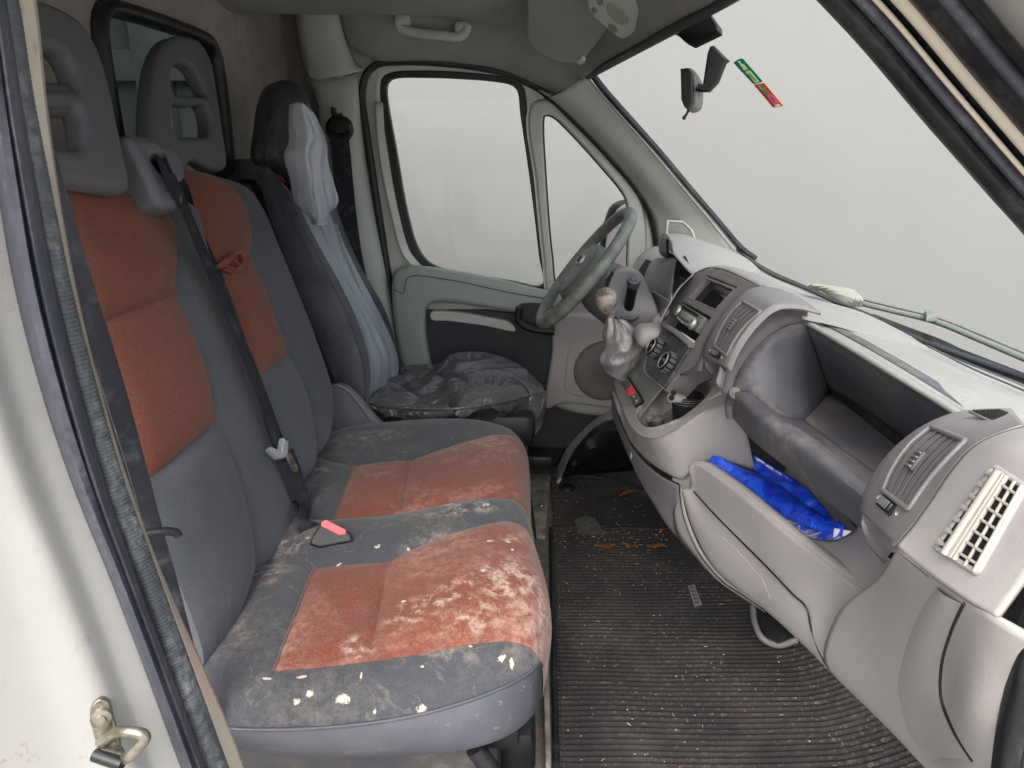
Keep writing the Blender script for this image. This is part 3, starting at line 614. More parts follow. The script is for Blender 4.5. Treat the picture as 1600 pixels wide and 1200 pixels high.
bench = thing('bench_seat', 'two-seat passenger bench in grey cloth with soiled red centre panels', 'van seat', (-.2, 1.2, 0))
def puff(G, up, a1, a2, k=.014, su=(1, 1), sv=(1, 1)):
    n, m = G.shape[:2]; up = np.array(up, float); up /= np.linalg.norm(up)
    du = np.linalg.norm(np.diff(G[:, m//2], axis=0), axis=1); Lu = np.concatenate([[0], np.cumsum(du)])
    out = G.copy()
    for i in range(n):
        dv = np.linalg.norm(np.diff(G[i], axis=0), axis=1); Lv = np.concatenate([[0], np.cumsum(dv)])
        wu = (1-math.exp(-Lu[i]/k) if su[0] else 1)*(1-math.exp(-(Lu[-1]-Lu[i])/k) if su[1] else 1)
        for j in range(m):
            wv = (1-math.exp(-Lv[j]/k) if sv[0] else 1)*(1-math.exp(-(Lv[-1]-Lv[j])/k) if sv[1] else 1)
            t = Lv[j]/(Lv[-1]+1e-9)
            out[i, j] += up*(a1*wu*wv+a2*math.sin(math.pi*t)*wu)+up*.0022*nz(G[i, j], 16)*wu*wv
    return out
def patch(name, curves, mat, parent, up=(0, 0, 1), a1=.008, a2=.006, n=40, m=16, su=(1, 1), sv=(1, 1), th=0):
    k = len(curves)-1
    return loft(name, curves, mat, parent, n=n, m=max(2, m//k), disp=lambda G: puff(G, up, a1, a2, .014, su, sv), th=th, ang=60)
Z = lambda *p: crv('Z', .465, *p)
c0 = [Z((336, 1158, .37), (380, 1172, .36)), Z((380, 1172, .36), (470, 1182, .36), (560, 1184, .36)), Z((560, 1184, .36), (660, 1180, .36), (740, 1169, .36), (800, 1146, .355), (834, 1116, .35), (847, 1088, .345))]
c1 = [Z((328, 1131, .425), (360, 1137, .425), (400, 1139, .425)), Z((400, 1139, .425), (470, 1138, .425), (560, 1131, .425)), Z((560, 1131, .425), (640, 1119, .425), (720, 1098, .425), (780, 1076, .425), (824, 1053, .42), (843, 1036, .415), (847, 1040, .40))]
c2 = [Z((318, 1040, .46), (370, 1051, .46), (427, 1049, .46)), Z((427, 1049, .46), (500, 1043, .46), (577, 1034, .46)), Z((577, 1034, .46), (640, 1025, .462), (700, 1013, .465), (760, 1004, .465), (800, 1003, .46), (828, 1012, .45), (841, 1026, .43), (846, 1038, .405))]
c2r = [c2[2][i] for i in range(7)]+Z((847, 1042, .40), (849, 1065, .37), (848, 1090, .345))
c3 = [Z((398, 885, .455), (440, 880, .46), (490, 888, .465)), Z((490, 888), (550, 882), (607, 878)), Z((607, 878), (660, 852, .468), (710, 833, .472), (760, 819, .475), (795, 815, .473), (818, 823, .46), (832, 845, .43), (838, 872, .39), (838, 900, .34))]
c23 = Z((592, 956, .462), (650, 938, .468), (720, 919, .475), (785, 905, .475), (830, 913, .46), (854, 945, .43), (862, 990, .39), (857, 1040, .34))
c3b = Z((845, 1036, .42), (845, 1036, .42))
c4 = [Z((455, 800, .455), (490, 812, .46), (522, 812, .465)), Z((522, 812), (570, 808), (625, 803)), Z((625, 803), (680, 792, .47), (730, 783, .475), (775, 780, .475), (803, 784, .467), (820, 800, .44), (828, 830, .40), (832, 862, .36))]
c45 = Z((634, 760, .465), (690, 744, .47), (745, 731, .475), (790, 727, .472), (817, 739, .45), (828, 770, .41), (829, 812, .36))
c5 = [Z((497, 715, .455), (520, 722, .46), (552, 728, .465)), Z((552, 728), (600, 722), (642, 720)), Z((642, 720), (680, 706, .468), (730, 690, .472), (775, 679, .473), (803, 682, .465), (819, 697, .44), (826, 722, .40), (827, 750, .36))]
c6 = [Z((506, 684, .45), (530, 675, .45)), Z((530, 675, .45), (570, 667, .45), (630, 661, .45)), Z((630, 661, .45), (690, 659, .452), (740, 661, .452), (780, 670, .445), (804, 684, .425), (816, 705, .39), (818, 730, .36))]
full = lambda c: c[0]+c[1][1:]+c[2][1:]
# near cushion
patch('cushion_side', [full(c0), full(c1)], M['hide'], bench, up=(0, -1, .1), a1=.006, a2=.004, n=90)
patch('cushion_bolster', [full(c1), full(c2)], M['grey_dirty'], bench, a1=.006, a2=.006, n=90)
patch('cushion_rear', [c2[0], c3[0]], M['grey_dirty'], bench, a2=.004, su=(0, 1), sv=(1, 1), n=20)
patch('cushion_insert', [c2[1], c3[1]], M['red_dirty'], bench, a2=.004)
rf = patch('cushion_insert', [c2r, c23, c3[2]], M['red_dirty'], bench, a2=.004, n=70, m=24, su=(1, 0))
# strip between the two places
patch('cushion_bolster', [full(c3), full(c4)], M['grey_dirty'], bench, a1=.007, a2=.010, n=90)
# far cushion
patch('cushion_rear', [c4[0], c5[0]], M['grey_dirty'], bench, a2=.004, su=(0, 1), sv=(1, 1), n=20)
patch('cushion_insert', [c4[1], c5[1]], M['red_dirty'], bench, a2=.004)
patch('cushion_insert', [c4[2], c45, c5[2]], M['red_dirty'], bench, a2=.004, n=70, m=20, su=(1, 0))
c7 = [p+np.array((.0, .03, -.10)) for p in full(c6)]
patch('cushion_bolster', [full(c5), full(c6), c7], M['grey_dirty'], bench, a1=.006, a2=.0, n=90)
tube('piping', [p+np.array((0, -.002, .001)) for p in full(c1)], .0022, M['hide'], bench, n=90, k=8)
for a, b in ((c2[1][0], c3[1][0]), (c4[1][0], c5[1][0])):
    tube('seam_piping', [a+np.array((0, 0, .002)), (a+b)/2+np.array((0, 0, .004)), b+np.array((0, 0, .002))], .0008, M['thread'], bench, n=24, k=6)
# foam and pan under the cushions
box('cushion_pan', (-.215, 1.18, .375), (.40, .76, .10), M['black'], bench, bevel=.03)
box('cushion_pan', (-.18, 1.19, .33), (.36, .80, .06), M['black'], bench, bevel=.01)
M['seatmetal'] = plastic('seat_frame_metal', (52, 52, 54), .5, .4)
box('seat_riser', (-.24, 1.2, .15), (.42, .78, .295), M['seatmetal'], bench, bevel=.01)
tube('seat_leg', [P(742, 1168, 'Z', .33), P(775, 1215, 'Z', .28), P(800, 1260, 'Z', .2)], .014, M['black'], bench, n=12)
box('seat_storage_edge', P(832, 1165, 'Z', .20)+np.array((-.03, .03, -.01)), (.07, .10, .10), M['black'], bench, bevel=.02)
# ---------------- backrests
def B(v, *p): return crv(BR, v, *p)
UPB = (.95, 0, .30)
def under(l, dx=-.04, dz=-.035): return l+[l[-1]+np.array((dx, 0, dz))]
def over(l, dx=-.07, dz=.02): return [l[0]+np.array((dx, 0, dz))]+l
b1 = [B(-.02, (62, 262), (95, 385), (126, 515)), B(-.02, (126, 515), (160, 630), (205, 765)), B(-.02, (205, 765), (255, 900), (300, 1055))]
b2 = [B(.0, (90, 289), (118, 385), (150, 507)), B(.0, (150, 507), (187, 625), (228, 753)), B(.0, (228, 753), (272, 890), (318, 1046))]
b3 = [B(.0, (256, 322), (272, 350), (277, 400), (273, 458)), B(.0, (273, 458), (302, 520), (326, 590), (338, 657)), B(.0, (338, 657), (368, 730), (388, 800), (396, 884))]
b4 = [B(-.02, (292, 326), (312, 385), (336, 462)), B(-.02, (336, 462), (362, 540), (392, 625), (412, 690)), B(-.02, (412, 690), (440, 755), (456, 800), (456, 842))]
b5 = [B(-.035, (276, 300), (305, 380), (336, 462)), B(-.035, (336, 462), (362, 540), (392, 625), (415, 690)), B(-.035, (415, 690), (442, 745), (455, 780), (458, 805))]
b6 = [B(-.005, (284, 274), (312, 350), (344, 420)), B(-.005, (344, 420), (376, 505), (402, 589)), B(-.005, (402, 589), (432, 660), (452, 712), (470, 750))]
b7 = [B(-.005, (352, 284), (382, 318), (393, 352), (391, 402)), B(-.005, (391, 402), (408, 434), (432, 500), (450, 553)), B(-.005, (450, 553), (474, 600), (487, 650), (490, 712))]
b8 = [B(-.02, (378, 296), (406, 330), (424, 375)), B(-.02, (424, 375), (452, 440), (478, 505), (498, 560)), B(-.02, (498, 560), (513, 610), (513, 660), (502, 692))]
def bk(names, A, Bc, mats, a1=.006, a2=.006):
    patch(names, [over(A[0]), over(Bc[0])], mats[0], bench, UPB, a1, a2, su=(0, 1))
    patch(names, [A[1], Bc[1]], mats[1], bench, UPB, a1, a2)
    patch('backrest_lower' if mats[2] is not mats[1] else names, [under(A[2]), under(Bc[2])], mats[2], bench, UPB, a1, a2+.004, su=(1, 0))
full3 = lambda c: over(c[0])+c[1][1:]+under(c[2])[1:]
off = lambda l, *d: [p+np.array(d) for p in l]
patch('backrest_bolster', [off(full3(b1), -.10, 0, 0), full3(b1), full3(b2)], M['grey'], bench, UPB, .005, .0, n=80)
bk('backrest_insert', b2, b3, (M['red'], M['red'], M['grey']))
patch('backrest_bolster', [full3(b3), full3(b4), off(full3(b4), -.09, .01, -.01)], M['grey'], bench, UPB, .008, .004, n=80)
patch('backrest_bolster', [off(full3(b5), -.07, 0, 0), full3(b5), full3(b6)], M['grey'], bench, UPB, .006, .0, n=80)
bk('backrest_insert', b6, b7, (M['red'], M['red'], M['grey']))
patch('backrest_bolster', [full3(b7), full3(b8), off(full3(b8), -.10, .02, -.01)], M['grey'], bench, UPB, .008, .0, n=80)
box('backrest_shell', (-.62, 1.2, .75), (.05, .74, .6), M['black'], bench, ax=((.953, 0, .302), (0, 1, 0), (-.302, 0, .953)), bevel=.02)
# red pull loop on the far backrest
lc = [P(x, y, BR, d) for x, y, d in ((338, 418, .0), (352, 412, .012), (366, 396, .02), (377, 396, .02), (378, 410, .018), (370, 422, .014), (356, 418, .010), (346, 416, .0))]
M['redloop'] = cloth('red_strap_cloth', (122, 50, 40), None, scale=600, dust=.3)
tube('pull_loop', lc, (.008, .003), M['redloop'], bench, n=40, closed=False, k=8)
tube('pull_loop', [P(x, y, BR, d) for x, y, d in ((340, 418, .004), (356, 405, .014), (366, 408, .016), (374, 418, .01), (362, 424, .006), (348, 420, .004))], (.006, .003), M['redloop'], bench, n=30, k=8)
# ---------------- head restraints
H1 = ((-.575, 0, 1.12), (.97, 0, .20))
plate('head_restraint', [(38, -6), (92, 7), (128, 30), (155, 72), (174, 130), (190, 205), (206, 282), (205, 299), (160, 296), (112, 287), (86, 292), (30, 280), (-2, 200), (-12, 110), (2, 30)],
      [[(22, 80), (85, 78), (108, 90), (120, 114), (122, 137), (90, 137), (34, 134)], [(32, 168), (90, 168), (126, 171), (133, 198), (132, 230), (88, 230), (42, 228)]], H1, .036, .014, M['headrest'], bench, n=64, ang=80, res=6)
tube('head_restraint_bar', [P(40, 150, H1)+np.array((-.03, 0, 0)), P(150, 160, H1)+np.array((-.03, 0, 0))], .022, M['headrest'], bench, n=8, k=16)
H2 = ((-.635, 0, 1.12), (.97, 0, .20))
plate('head_restraint', [(240, 222), (239, 150), (246, 98), (262, 64), (290, 55), (315, 65), (332, 96), (342, 150), (350, 205), (356, 260), (332, 264), (318, 254), (302, 252), (290, 264), (268, 268), (250, 250)],
      [[(273, 106), (288, 99), (308, 112), (324, 147), (300, 148), (273, 144)], [(273, 166), (300, 165), (325, 168), (330, 206), (304, 213), (275, 208)]], H2, .036, .012, M['headrest'], bench, n=64, ang=80, res=6)
for q in ((300, 262), (338, 270)):
    tube('restraint_post', [P(q[0], q[1]-14, H2)+np.array((-.04, 0, 0)), P(q[0], q[1]+20, H2)+np.array((-.04, 0, 0))], .006, M['steel'], bench, n=4)
# ---------------- belt guide on the backrest shoulder
HG = (P(245, 270, BR, .055), (.93, -.15, .30))
plate('belt_guide', [(198, 212), (222, 209), (243, 214), (260, 230), (275, 262), (288, 300), (290, 322), (270, 326), (252, 318), (240, 296), (222, 260)], [[(241, 250), (248, 247), (272, 250), (277, 266), (272, 271), (258, 268)]], HG, .07, .014, M['headrest'], bench, n=80, ang=70)
plate('belt_guide_slot', [(238, 244), (276, 246), (280, 274), (240, 270)], [], (np.array(HG[0])-np.array(HG[1])*.03, HG[1]), .01, .001, M['shade_black'], bench, smooth=False)
belt = thing('centre_seat_belt', 'dark grey lap and shoulder belt running down between the bench backrests', 'seat belt', P(400, 600, BR, .03))
tube('webbing', [P(x, y, BR, d) for x, y, d in ((252, 254, .04), (262, 268, .065), (286, 320, .055), (315, 390, .035), (350, 470, .03), (395, 580, .03), (436, 690, .03))], (.0215, .0012), M['web'], belt, n=60, k=8, up=UPB)
tube('webbing', [P(445, 708, BR, .03), P(458, 745, BR, .025), P(470, 785, BR, .02), P(480, 815, 'Z', .49), P(484, 842, 'Z', .46)], (.0205, .0012), M['web'], belt, n=30, k=8, up=(.7, -.5, .3))
M['tongue'] = plastic('pale_grey_buckle_plastic', (128, 134, 136), .45, .3)
tg = (P(438, 702, BR, .04), (.9, -.3, .3))
plate('tongue_cover', [(422, 703), (426, 698), (441, 706), (444, 684), (452, 690), (451, 708), (446, 716), (436, 717)], [], tg, .014, .003, M['tongue'], belt, smooth=False)
plate('tongue_metal', [(446, 710), (453, 706), (466, 730), (465, 737), (459, 736)], [], tg, .004, .0008, M['steel'], belt, smooth=False)
bkl = thing('belt_buckle', 'black belt buckle with red release button sunk into the bench cushion', 'buckle', at(515, 830, .47))
bx_ = (P(520, 830, 'Z', .500), (.25, -.75, .60))
plate('buckle_body', [(486, 842), (503, 812), (548, 832), (552, 846), (530, 850), (500, 856), (484, 850)], [], bx_, .034, .004, M['black'], bkl, smooth=False)
M['redbtn'] = NB('red_button_plastic').done(lin((214, 72, 76)), .4)
plate('release_button', [(502, 815), (510, 812), (541, 828), (540, 835), (530, 836), (502, 822)], [], (np.array(bx_[0])+np.array(bx_[1])*.003, bx_[1]), .004, .001, M['redbtn'], bkl, smooth=False)
# outboard belt hanging beside the door pillar
nb = thing('outboard_seat_belt', 'black seat belt hanging down beside the doorway pillar', 'seat belt', P(230, 800, 'Y', .64))
tube('webbing', crv('Y', .64, (8, 110, .60), (32, 210, .62), (59, 300, .63), (107, 455, .64), (155, 600, .66), (197, 745, .68), (220, 830, .68), (242, 905, .68), (268, 1000, .68), (296, 1100, .68), (336, 1210, .68)), (.0220, .0015), M['web'], nb, n=70, k=8, up=(.72, -.69, 0))
tube('webbing_stop', [P(225, 834, 'Y', .645), P(262, 830, 'Y', .655), P(276, 833, 'Y', .66), P(279, 838, 'Y', .66)], (.0055, .0045), M['black'], nb, n=16)
tube('stitching_line', [p+np.array((-.004, -.006, 0)) for p in crv('Y', .64, (86, 330), (128, 470), (170, 600), (215, 745), (238, 830))], .0005, M['hide'], nb, n=40, k=5)
# ================================================================== DRIVER SEAT
s = NB('driver_bolster_hide'); f = s.noise(7, 5, .6, dist=.5); M['hide2'] = s.done(s.mix(s.ramp(f, .3, .7), lin((74, 78, 90)), lin((106, 108, 116))), .4, s.bump(s.noise(500, 2), .25, .0008), .5)
ds = thing('van_chair', 'grey driver seat half hidden by a black wrinkled slip cover', 'van seat', (-.2, 1.95, 0))
M['cover'] = wrinkled('black_slip_cover', (66, 66, 68), (84, 82, 84), .29, 9, .9, .7)
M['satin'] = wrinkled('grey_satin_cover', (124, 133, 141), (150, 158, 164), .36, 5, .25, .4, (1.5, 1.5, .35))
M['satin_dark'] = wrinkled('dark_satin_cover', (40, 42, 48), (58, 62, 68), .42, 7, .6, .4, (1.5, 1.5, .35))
d0 = crv('Y', 1.82, (404, 250), (403, 320), (428, 420), (468, 520), (505, 610), (515, 665))
d00 = off(d0, -.10, .06, 0)
d1 = crv('Y', 1.72, (440, 285), (470, 350), (512, 430), (545, 500), (566, 570), (570, 620), (562, 668))
d1b = crv('Y', 1.76, (456, 300), (492, 372), (530, 440), (562, 510), (578, 570), (577, 620), (570, 668))
d2 = crv('Y', 1.90, (470, 290), (500, 345), (535, 430), (580, 510), (600, 560), (596, 600), (585, 640))
d3 = crv('Y', 2.05, (500, 290), (518, 340), (550, 410), (598, 500), (622, 560), (622, 590), (612, 615))
d4 = crv('Y', 2.15, (510, 280), (532, 350), (565, 420), (598, 480), (616, 545), (635, 575), (640, 590))
d4b = off(d4, -.08, .05, 0)
def folds(a, sx=30, sz=5, seed=0):
    def f(G):
        n, m = G.shape[:2]; o_ = G.copy()
        for i in range(n):
            for j in range(m):
                p = G[i, j]; tj = j/(m-1)+.10*noise.noise(Vector((i/n*3, seed, j/m*2)))
                w_ = .6+.6*noise.noise(Vector((tj*sx+seed, i/(n-1)*sz, seed*.3)))-.5*max(0, 1-abs(4*noise.noise(Vector((tj*sx*.7+9+seed, i/(n-1)*sz*.6, 2)))))**3; edge = min(1, i/6, (n-1-i)/6)*min(1, .25+j/3, .25+(m-1-j)/3)
                o_[i, j] = p+np.array((.75, -.55, .2))*a*(w_-.55)*edge
        return o_
    return f
loft('side_bolster', [d00, d0, d1], M['hide2'], ds, n=50, m=10, disp=lambda G: puff(G, (.4, -.9, .1), .012, .012, .02))
loft('bolster_strip', [d1, d1b], M['grey'], ds, n=50, m=4)
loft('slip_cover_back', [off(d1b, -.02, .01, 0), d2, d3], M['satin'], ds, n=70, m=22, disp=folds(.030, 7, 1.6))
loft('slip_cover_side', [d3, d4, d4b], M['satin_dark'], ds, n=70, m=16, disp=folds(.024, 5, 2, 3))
tube('cover_ruffle', [p+np.array((.006+.003*math.sin(i*2.4), -.01, 0)) for i, p in enumerate(resample(crv('Y', 1.98, (522, 350), (538, 395), (552, 430), (566, 462)), 30))], .003, M['satin'], ds, n=60, k=6)
tube('seam_piping', off(d1, .003, -.004, 0), .0018, M['hide'], ds, n=60, k=6)
box('backrest_core', (-.60, 1.97, .74), (.10, .44, .62), M['black'], ds, ax=((.953, 0, .302), (0, 1, 0), (-.302, 0, .953)), bevel=.04)
patch('shoulder_insert', [crv('Y', 1.82, (408, 258), (418, 256), (430, 260)), crv('Y', 1.79, (406, 278), (425, 278), (448, 286))], M['red'], ds, (.4, -.9, .1), .006, .004, n=12)
hp2 = (P(455, 220, 'Y', 1.80), (.55, -.83, .08))
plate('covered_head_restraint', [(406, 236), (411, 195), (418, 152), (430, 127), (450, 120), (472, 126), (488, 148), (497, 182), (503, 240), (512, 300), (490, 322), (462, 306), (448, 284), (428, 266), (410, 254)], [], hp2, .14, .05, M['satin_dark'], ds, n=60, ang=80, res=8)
# cushion under its cover
k0 = crv('Z', .47, (618, 577, .46), (645, 570, .46), (690, 567, .47), (700, 556, .49), (740, 549, .50), (785, 557, .49), (822, 578, .48), (848, 604, .455))
k1 = crv('Z', .47, (598, 600, .465), (640, 598, .465), (690, 592, .475), (706, 584, .49), (745, 580, .50), (790, 584, .49), (830, 597, .475), (851, 611, .455))
k2 = crv('Z', .47, (576, 632, .46), (620, 638, .46), (680, 640, .465), (715, 640, .47), (760, 634, .47), (800, 626, .465), (835, 617, .455), (853, 614, .45))
k3 = crv('Z', .41, (584, 645, .43), (630, 655, .42), (690, 660, .41), (730, 660, .41), (780, 652, .41), (815, 645, .41), (845, 634, .42), (854, 628, .425))
k4 = crv('Z', .32, (600, 668, .38), (640, 680, .36), (700, 690, .34), (740, 695, .33), (780, 697, .32), (810, 696, .32), (842, 672, .34), (852, 645, .38))
def crumple(G):
    n, m = G.shape[:2]; o_ = G.copy()
    for i in range(n):
        for j in range(m):
            p = G[i, j]; a = 1-abs(2*nz((p[0]+.10*nz(p, 6), p[1]*.9, p[2]), 6)); b = 1-abs(2*nz((p[0]*1.3, p[1]*.8, p[2]*1.3), 10, 4)); e = min(1, i/4, j/3, (n-1-i)/4, (m-1-j)/3)
            o_[i, j] = p+np.array((.1, -.25, 1))*(.014*(a-.7)-.018*max(0, b)**6)*e
    return o_
loft('slip_cover_cushion', [k0, k1, k2, k3, k4], M['cover'], ds, n=110, m=18, disp=crumple, ang=60)
tube('slip_cover_hem', off(k2, 0, -.004, .004), .0035, M['cover'], ds, n=60, k=6)
box('cushion_core', (-.16, 1.98, .37), (.40, .36, .10), M['black'], ds, bevel=.03)
box('seat_riser', (-.16, 1.98, .17), (.36, .36, .32), M['black'], ds, bevel=.01)
shp = (P(550, 640, 'Y', 1.67), (.05, -1, .12))
plate('recliner_shield', [(510, 606), (528, 600), (545, 606), (562, 622), (580, 645), (600, 668), (612, 690), (510, 690)], [], shp, .03, .008, M['headrest'], ds)
tube('shield_ridge', off(crv(shp, .0, (512, 606), (528, 602), (544, 610), (560, 628), (578, 652), (592, 672)), 0, -.003, .0), .004, M['mid'], ds, n=40)
box('floor_bracket', P(840, 720, 'Z', .10), (.10, .05, .05), M['black'], ds, bevel=.01)
# grey jacket hung over the head restraint
jk = thing('grey_jacket', 'pale grey satin cloth hung over the driver head restraint', 'cloth', P(485, 250, 'Y', 1.7))
M['jacket'] = wrinkled('pale_satin_cloth', (150, 156, 168), (172, 178, 186), .36, 6, .25, .4, (1.5, 1.5, .5))
jl = crv('Y', 1.70, (452, 163), (450, 196), (450, 225), (443, 240), (452, 280), (460, 318), (478, 332), (489, 347))
jm1 = crv('Y', 1.675, (462, 160), (465, 196), (466, 225), (464, 250), (470, 285), (478, 315), (488, 335), (492, 350))
jm2 = crv('Y', 1.665, (474, 162), (482, 196), (488, 225), (490, 255), (494, 290), (498, 320), (500, 336), (498, 350))
jm3 = crv('Y', 1.68, (484, 170), (494, 196), (502, 225), (506, 255), (512, 290), (518, 315), (510, 335), (505, 350))
jr = crv('Y', 1.72, (492, 178), (502, 200), (510, 225), (512, 250), (522, 285), (529, 316), (515, 334), (511, 349))
oj = loft('cloth_panel', [jl, jm1, jm2, jm3, jr], M['jacket'], jk, n=70, m=12, disp=folds(.022, 6, 2.2, 9), ang=70); solid(oj, .003)
tube('cloth_hem', off([jl[-1], jm1[-1], jm2[-1], jm3[-1], jr[-1]], 0, -.006, 0), (.003, .003), M['jacket'], jk, n=20)
# driver belt on the pillar
db = thing('driver_seat_belt', 'black driver seat belt dropping from its loop on the door pillar', 'seat belt', P(530, 300, 'Y', 2.25))
lathe('belt_loop', [(.001, .022), (.03, .02), (.042, .006), (.040, 0), (.04, -.01)], P(531, 202, 'Y', 2.29), (.15, -1, .1), M['black'], db, k=24)
tube('loop_slot', crv('Y', 2.255, (515, 207), (531, 213), (547, 207)), .007, M['black'], db, n=16)
tube('webbing', crv('Y', 2.255, (530, 208), (534, 250), (541, 320), (552, 400), (575, 500), (600, 590)), (.028, .002), M['web'], db, n=40, up=(.3, -.95, 0))
# ================================================================== DASHBOARD
da = thing('dashboard', 'grey plastic dashboard with open charcoal tray, air vents and centre stack', 'dashboard', (.6, 1.3, .3))
class Face:
    """four corners (top-left, top-right, bottom-right, bottom-left) of a fitting; at(u, v, d) gives points on it"""
    def __init__(s, *c):
        s.c = [np.array(x, float) for x in c]; n = np.cross(s.c[1]-s.c[0], s.c[3]-s.c[0]); s.n = n/np.linalg.norm(n)
        if s.n @ (CAM-s.c[0]) < 0: s.n = -s.n
    def at(s, u, v, d=0): a, b, c, e = s.c; return (a*(1-u)+b*u)*(1-v)+(e*(1-u)+c*u)*v+s.n*d
    def quad(s, name, u0, v0, u1, v1, d0, d1, mat, parent, bevel=.002, sh=0):
        q = [s.at(u0, v0, d0), s.at(u1, v0, d0), s.at(u1, v1, d0), s.at(u0, v1, d0)]
        return prism(name, q, s.n*(d1-d0), mat, parent, bevel)
def L(mat_name, name, curves, **k): return loft(name, curves, M[mat_name], da, **k)
Y = lambda v, *p: crv('Y', v, *p)
ZZ = lambda v, *p: crv('Z', v, *p)
# --- top sheet from the scuttle to the tray rim
g0 = ZZ(.79, (1100, 402, 'Y', 2.3), (1150, 400, 'Y', 2.2), (1200, 430), (1262, 458), (1330, 490), (1400, 522), (1500, 563), (1600, 603), (1720, 652))
g1 = ZZ(.808, (1060, 402, 'Y', 2.2), (1110, 415, 'Y', 2.05), (1180, 440), (1240, 464), (1320, 500), (1400, 536), (1500, 580), (1600, 624), (1720, 680))
g2 = ZZ(.824, (1040, 410, 'Y', 2.15), (1100, 430, 'Y', 1.9), (1170, 460), (1268, 496), (1335, 526), (1400, 558), (1490, 600), (1600, 655), (1700, 710))
g3 = ZZ(.829, (1030, 425, 'Y', 2.1), (1080, 440, 'Y', 1.8), (1150, 472), (1262, 505), (1330, 543), (1400, 583), (1490, 636), (1600, 700), (1680, 750))
L('dash_top', 'top_panel', [g0, g1, g2, g3], n=60, m=6, th=.004)
def seam(px, v=.802, r=.0016, mat='black', ax='Z', name='panel_seam', up=.0015): return tube(name, [p+np.array((0, 0, up)) for p in crv(ax, v, *px)], r, M[mat], da, n=50, k=6)
seam([(1448, 541), (1520, 578), (1600, 612), (1680, 650)], .813, .0014, name='panel_seam', mat='dark')

loft('panel_groove', [ZZ(.828, (1283, 499), (1330, 520), (1390, 553), (1450, 588), (1532, 640), (1620, 700)), ZZ(.830, (1276, 501), (1322, 525), (1378, 557), (1432, 590), (1500, 634), (1580, 690))], M['dark'], da, n=30, m=2, th=.001)
rim = ZZ(.834, (1250, 500), (1262, 505), (1330, 544), (1400, 586), (1485, 638), (1560, 690))
tube('tray_rim', rim, (.006, .004), M['dash_top'], da, n=40)
# --- open tray
TB = ZZ(.828, (1258, 508), (1330, 548), (1400, 590), (1480, 640), (1540, 682))
TBb = ZZ(.685, (1296, 612), (1330, 632), (1370, 660), (1420, 694), (1480, 730))
TFf = ZZ(.680, (1256, 657), (1290, 683), (1330, 713), (1368, 740), (1420, 780))
TF1 = ZZ(.698, (1222, 650), (1262, 682), (1310, 720), (1358, 758), (1400, 790))
TF2 = ZZ(.722, (1166, 612), (1200, 642), (1245, 674), (1300, 716), (1352, 758), (1390, 788))
TF3 = ZZ(.716, (1150, 614), (1185, 650), (1240, 690), (1290, 730), (1345, 775), (1385, 805))
TF4 = ZZ(.688, (1143, 630), (1178, 672), (1230, 712), (1285, 756), (1345, 800), (1390, 835))
TF5 = ZZ(.662, (1145, 652), (1180, 690), (1232, 732), (1290, 778), (1345, 824), (1390, 860))
TF6 = off(TF5, .05, 0, -.002)
L('dark', 'tray_back_wall', [TB, TBb], n=30, m=6, th=.003)
s = NB('scuffed_tray_floor'); f = s.noise(14, 6, .7, stretch=(1, .25, 1)); f2 = s.noise(5, 4); f3 = s.noise(26, 4, .6)
cc = s.mix(s.math('MULTIPLY', s.ramp(f, .35, .7), s.ramp(f2, .3, .6)), lin((66, 66, 72)), lin((124, 114, 104))); cc = s.mix(s.math('MULTIPLY', s.ramp(f3, .66, .70), .7), cc, lin((48, 48, 54)))
M['trayfloor'] = s.done(cc, .6, s.bump(s.noise(700, 2), .4, .0008), .3)
loft('tray_floor', [TBb, TFf], M['trayfloor'], da, n=30, m=5, th=.003)
L('dark', 'tray_front_slope', [TFf, TF1, off(TF2, .012, 0, -.004)], n=40, m=6, th=.003)
L('dark', 'tray_lip', [off(TF2, .014, 0, -.006), TF2, TF3, TF4, TF5, TF6], n=60, m=6, th=.003)
# far end wall of the tray, curving up into the arch
ew = [TF2[0]+np.array((.0, 0, -.002)), TF1[0], TFf[0], TBb[0]]
ew2 = crv('Y', 1.172, (1142, 617), (1151, 585), (1173, 553), (1201, 526), (1233, 508), (1260, 504))
L('dark', 'tray_end_wall', [[TF2[0], TF1[0], TFf[0], TBb[0]], ew2], n=24, m=8, th=.003)
tube('tray_end_lip', [TF3[0], TF4[0], TF5[0]], .012, M['dark'], da, n=10)
0 and lathe('lip_cap', [(.001, .014), (.02, .012), (.030, .004), (.032, -.01), (.03, -.03)], TF4[0]+np.array((.02, .006, .002)), (-.3, 1, .1), M['dark'], da, k=24)
tube('tray_floor_edge', [TBb[0], TFf[0]]+[TFf[k] for k in range(1, 5)], .0012, M['bezel'], da, sharp=True, n=60, k=6)
# --- arch between tray and centre vent
A0 = Y(1.17, (1141, 618), (1150, 585), (1172, 552), (1200, 524), (1232, 505), (1262, 502))
A1 = Y(1.16, (1130, 615), (1140, 580), (1163, 542), (1193, 508), (1226, 492), (1262, 494))
A2 = Y(1.13, (1126, 607), (1137, 565), (1160, 525), (1190, 494), (1218, 483), (1262, 486))
A3 = Y(1.13, (1118, 598), (1130, 558), (1152, 520), (1182, 489), (1208, 477), (1258, 480))
L('mid', 'vent_arch', [off(A0, .01, .03, -.01), A0, A1, A2], n=40, m=6, th=.003)
L('bezel', 'vent_arch_edge', [A2, A3], n=40, m=2, th=.003)
pc1 = Y(1.16, (1245, 470), (1300, 482), (1347, 497), (1400, 520), (1450, 542))
L('dash_top', 'pod_crest', [Y(1.22, (1232, 458), (1300, 474), (1347, 488), (1400, 513), (1446, 538)), pc1, off(pc1, .012, -.004, -.03)], n=30, m=4, sharpv=True)
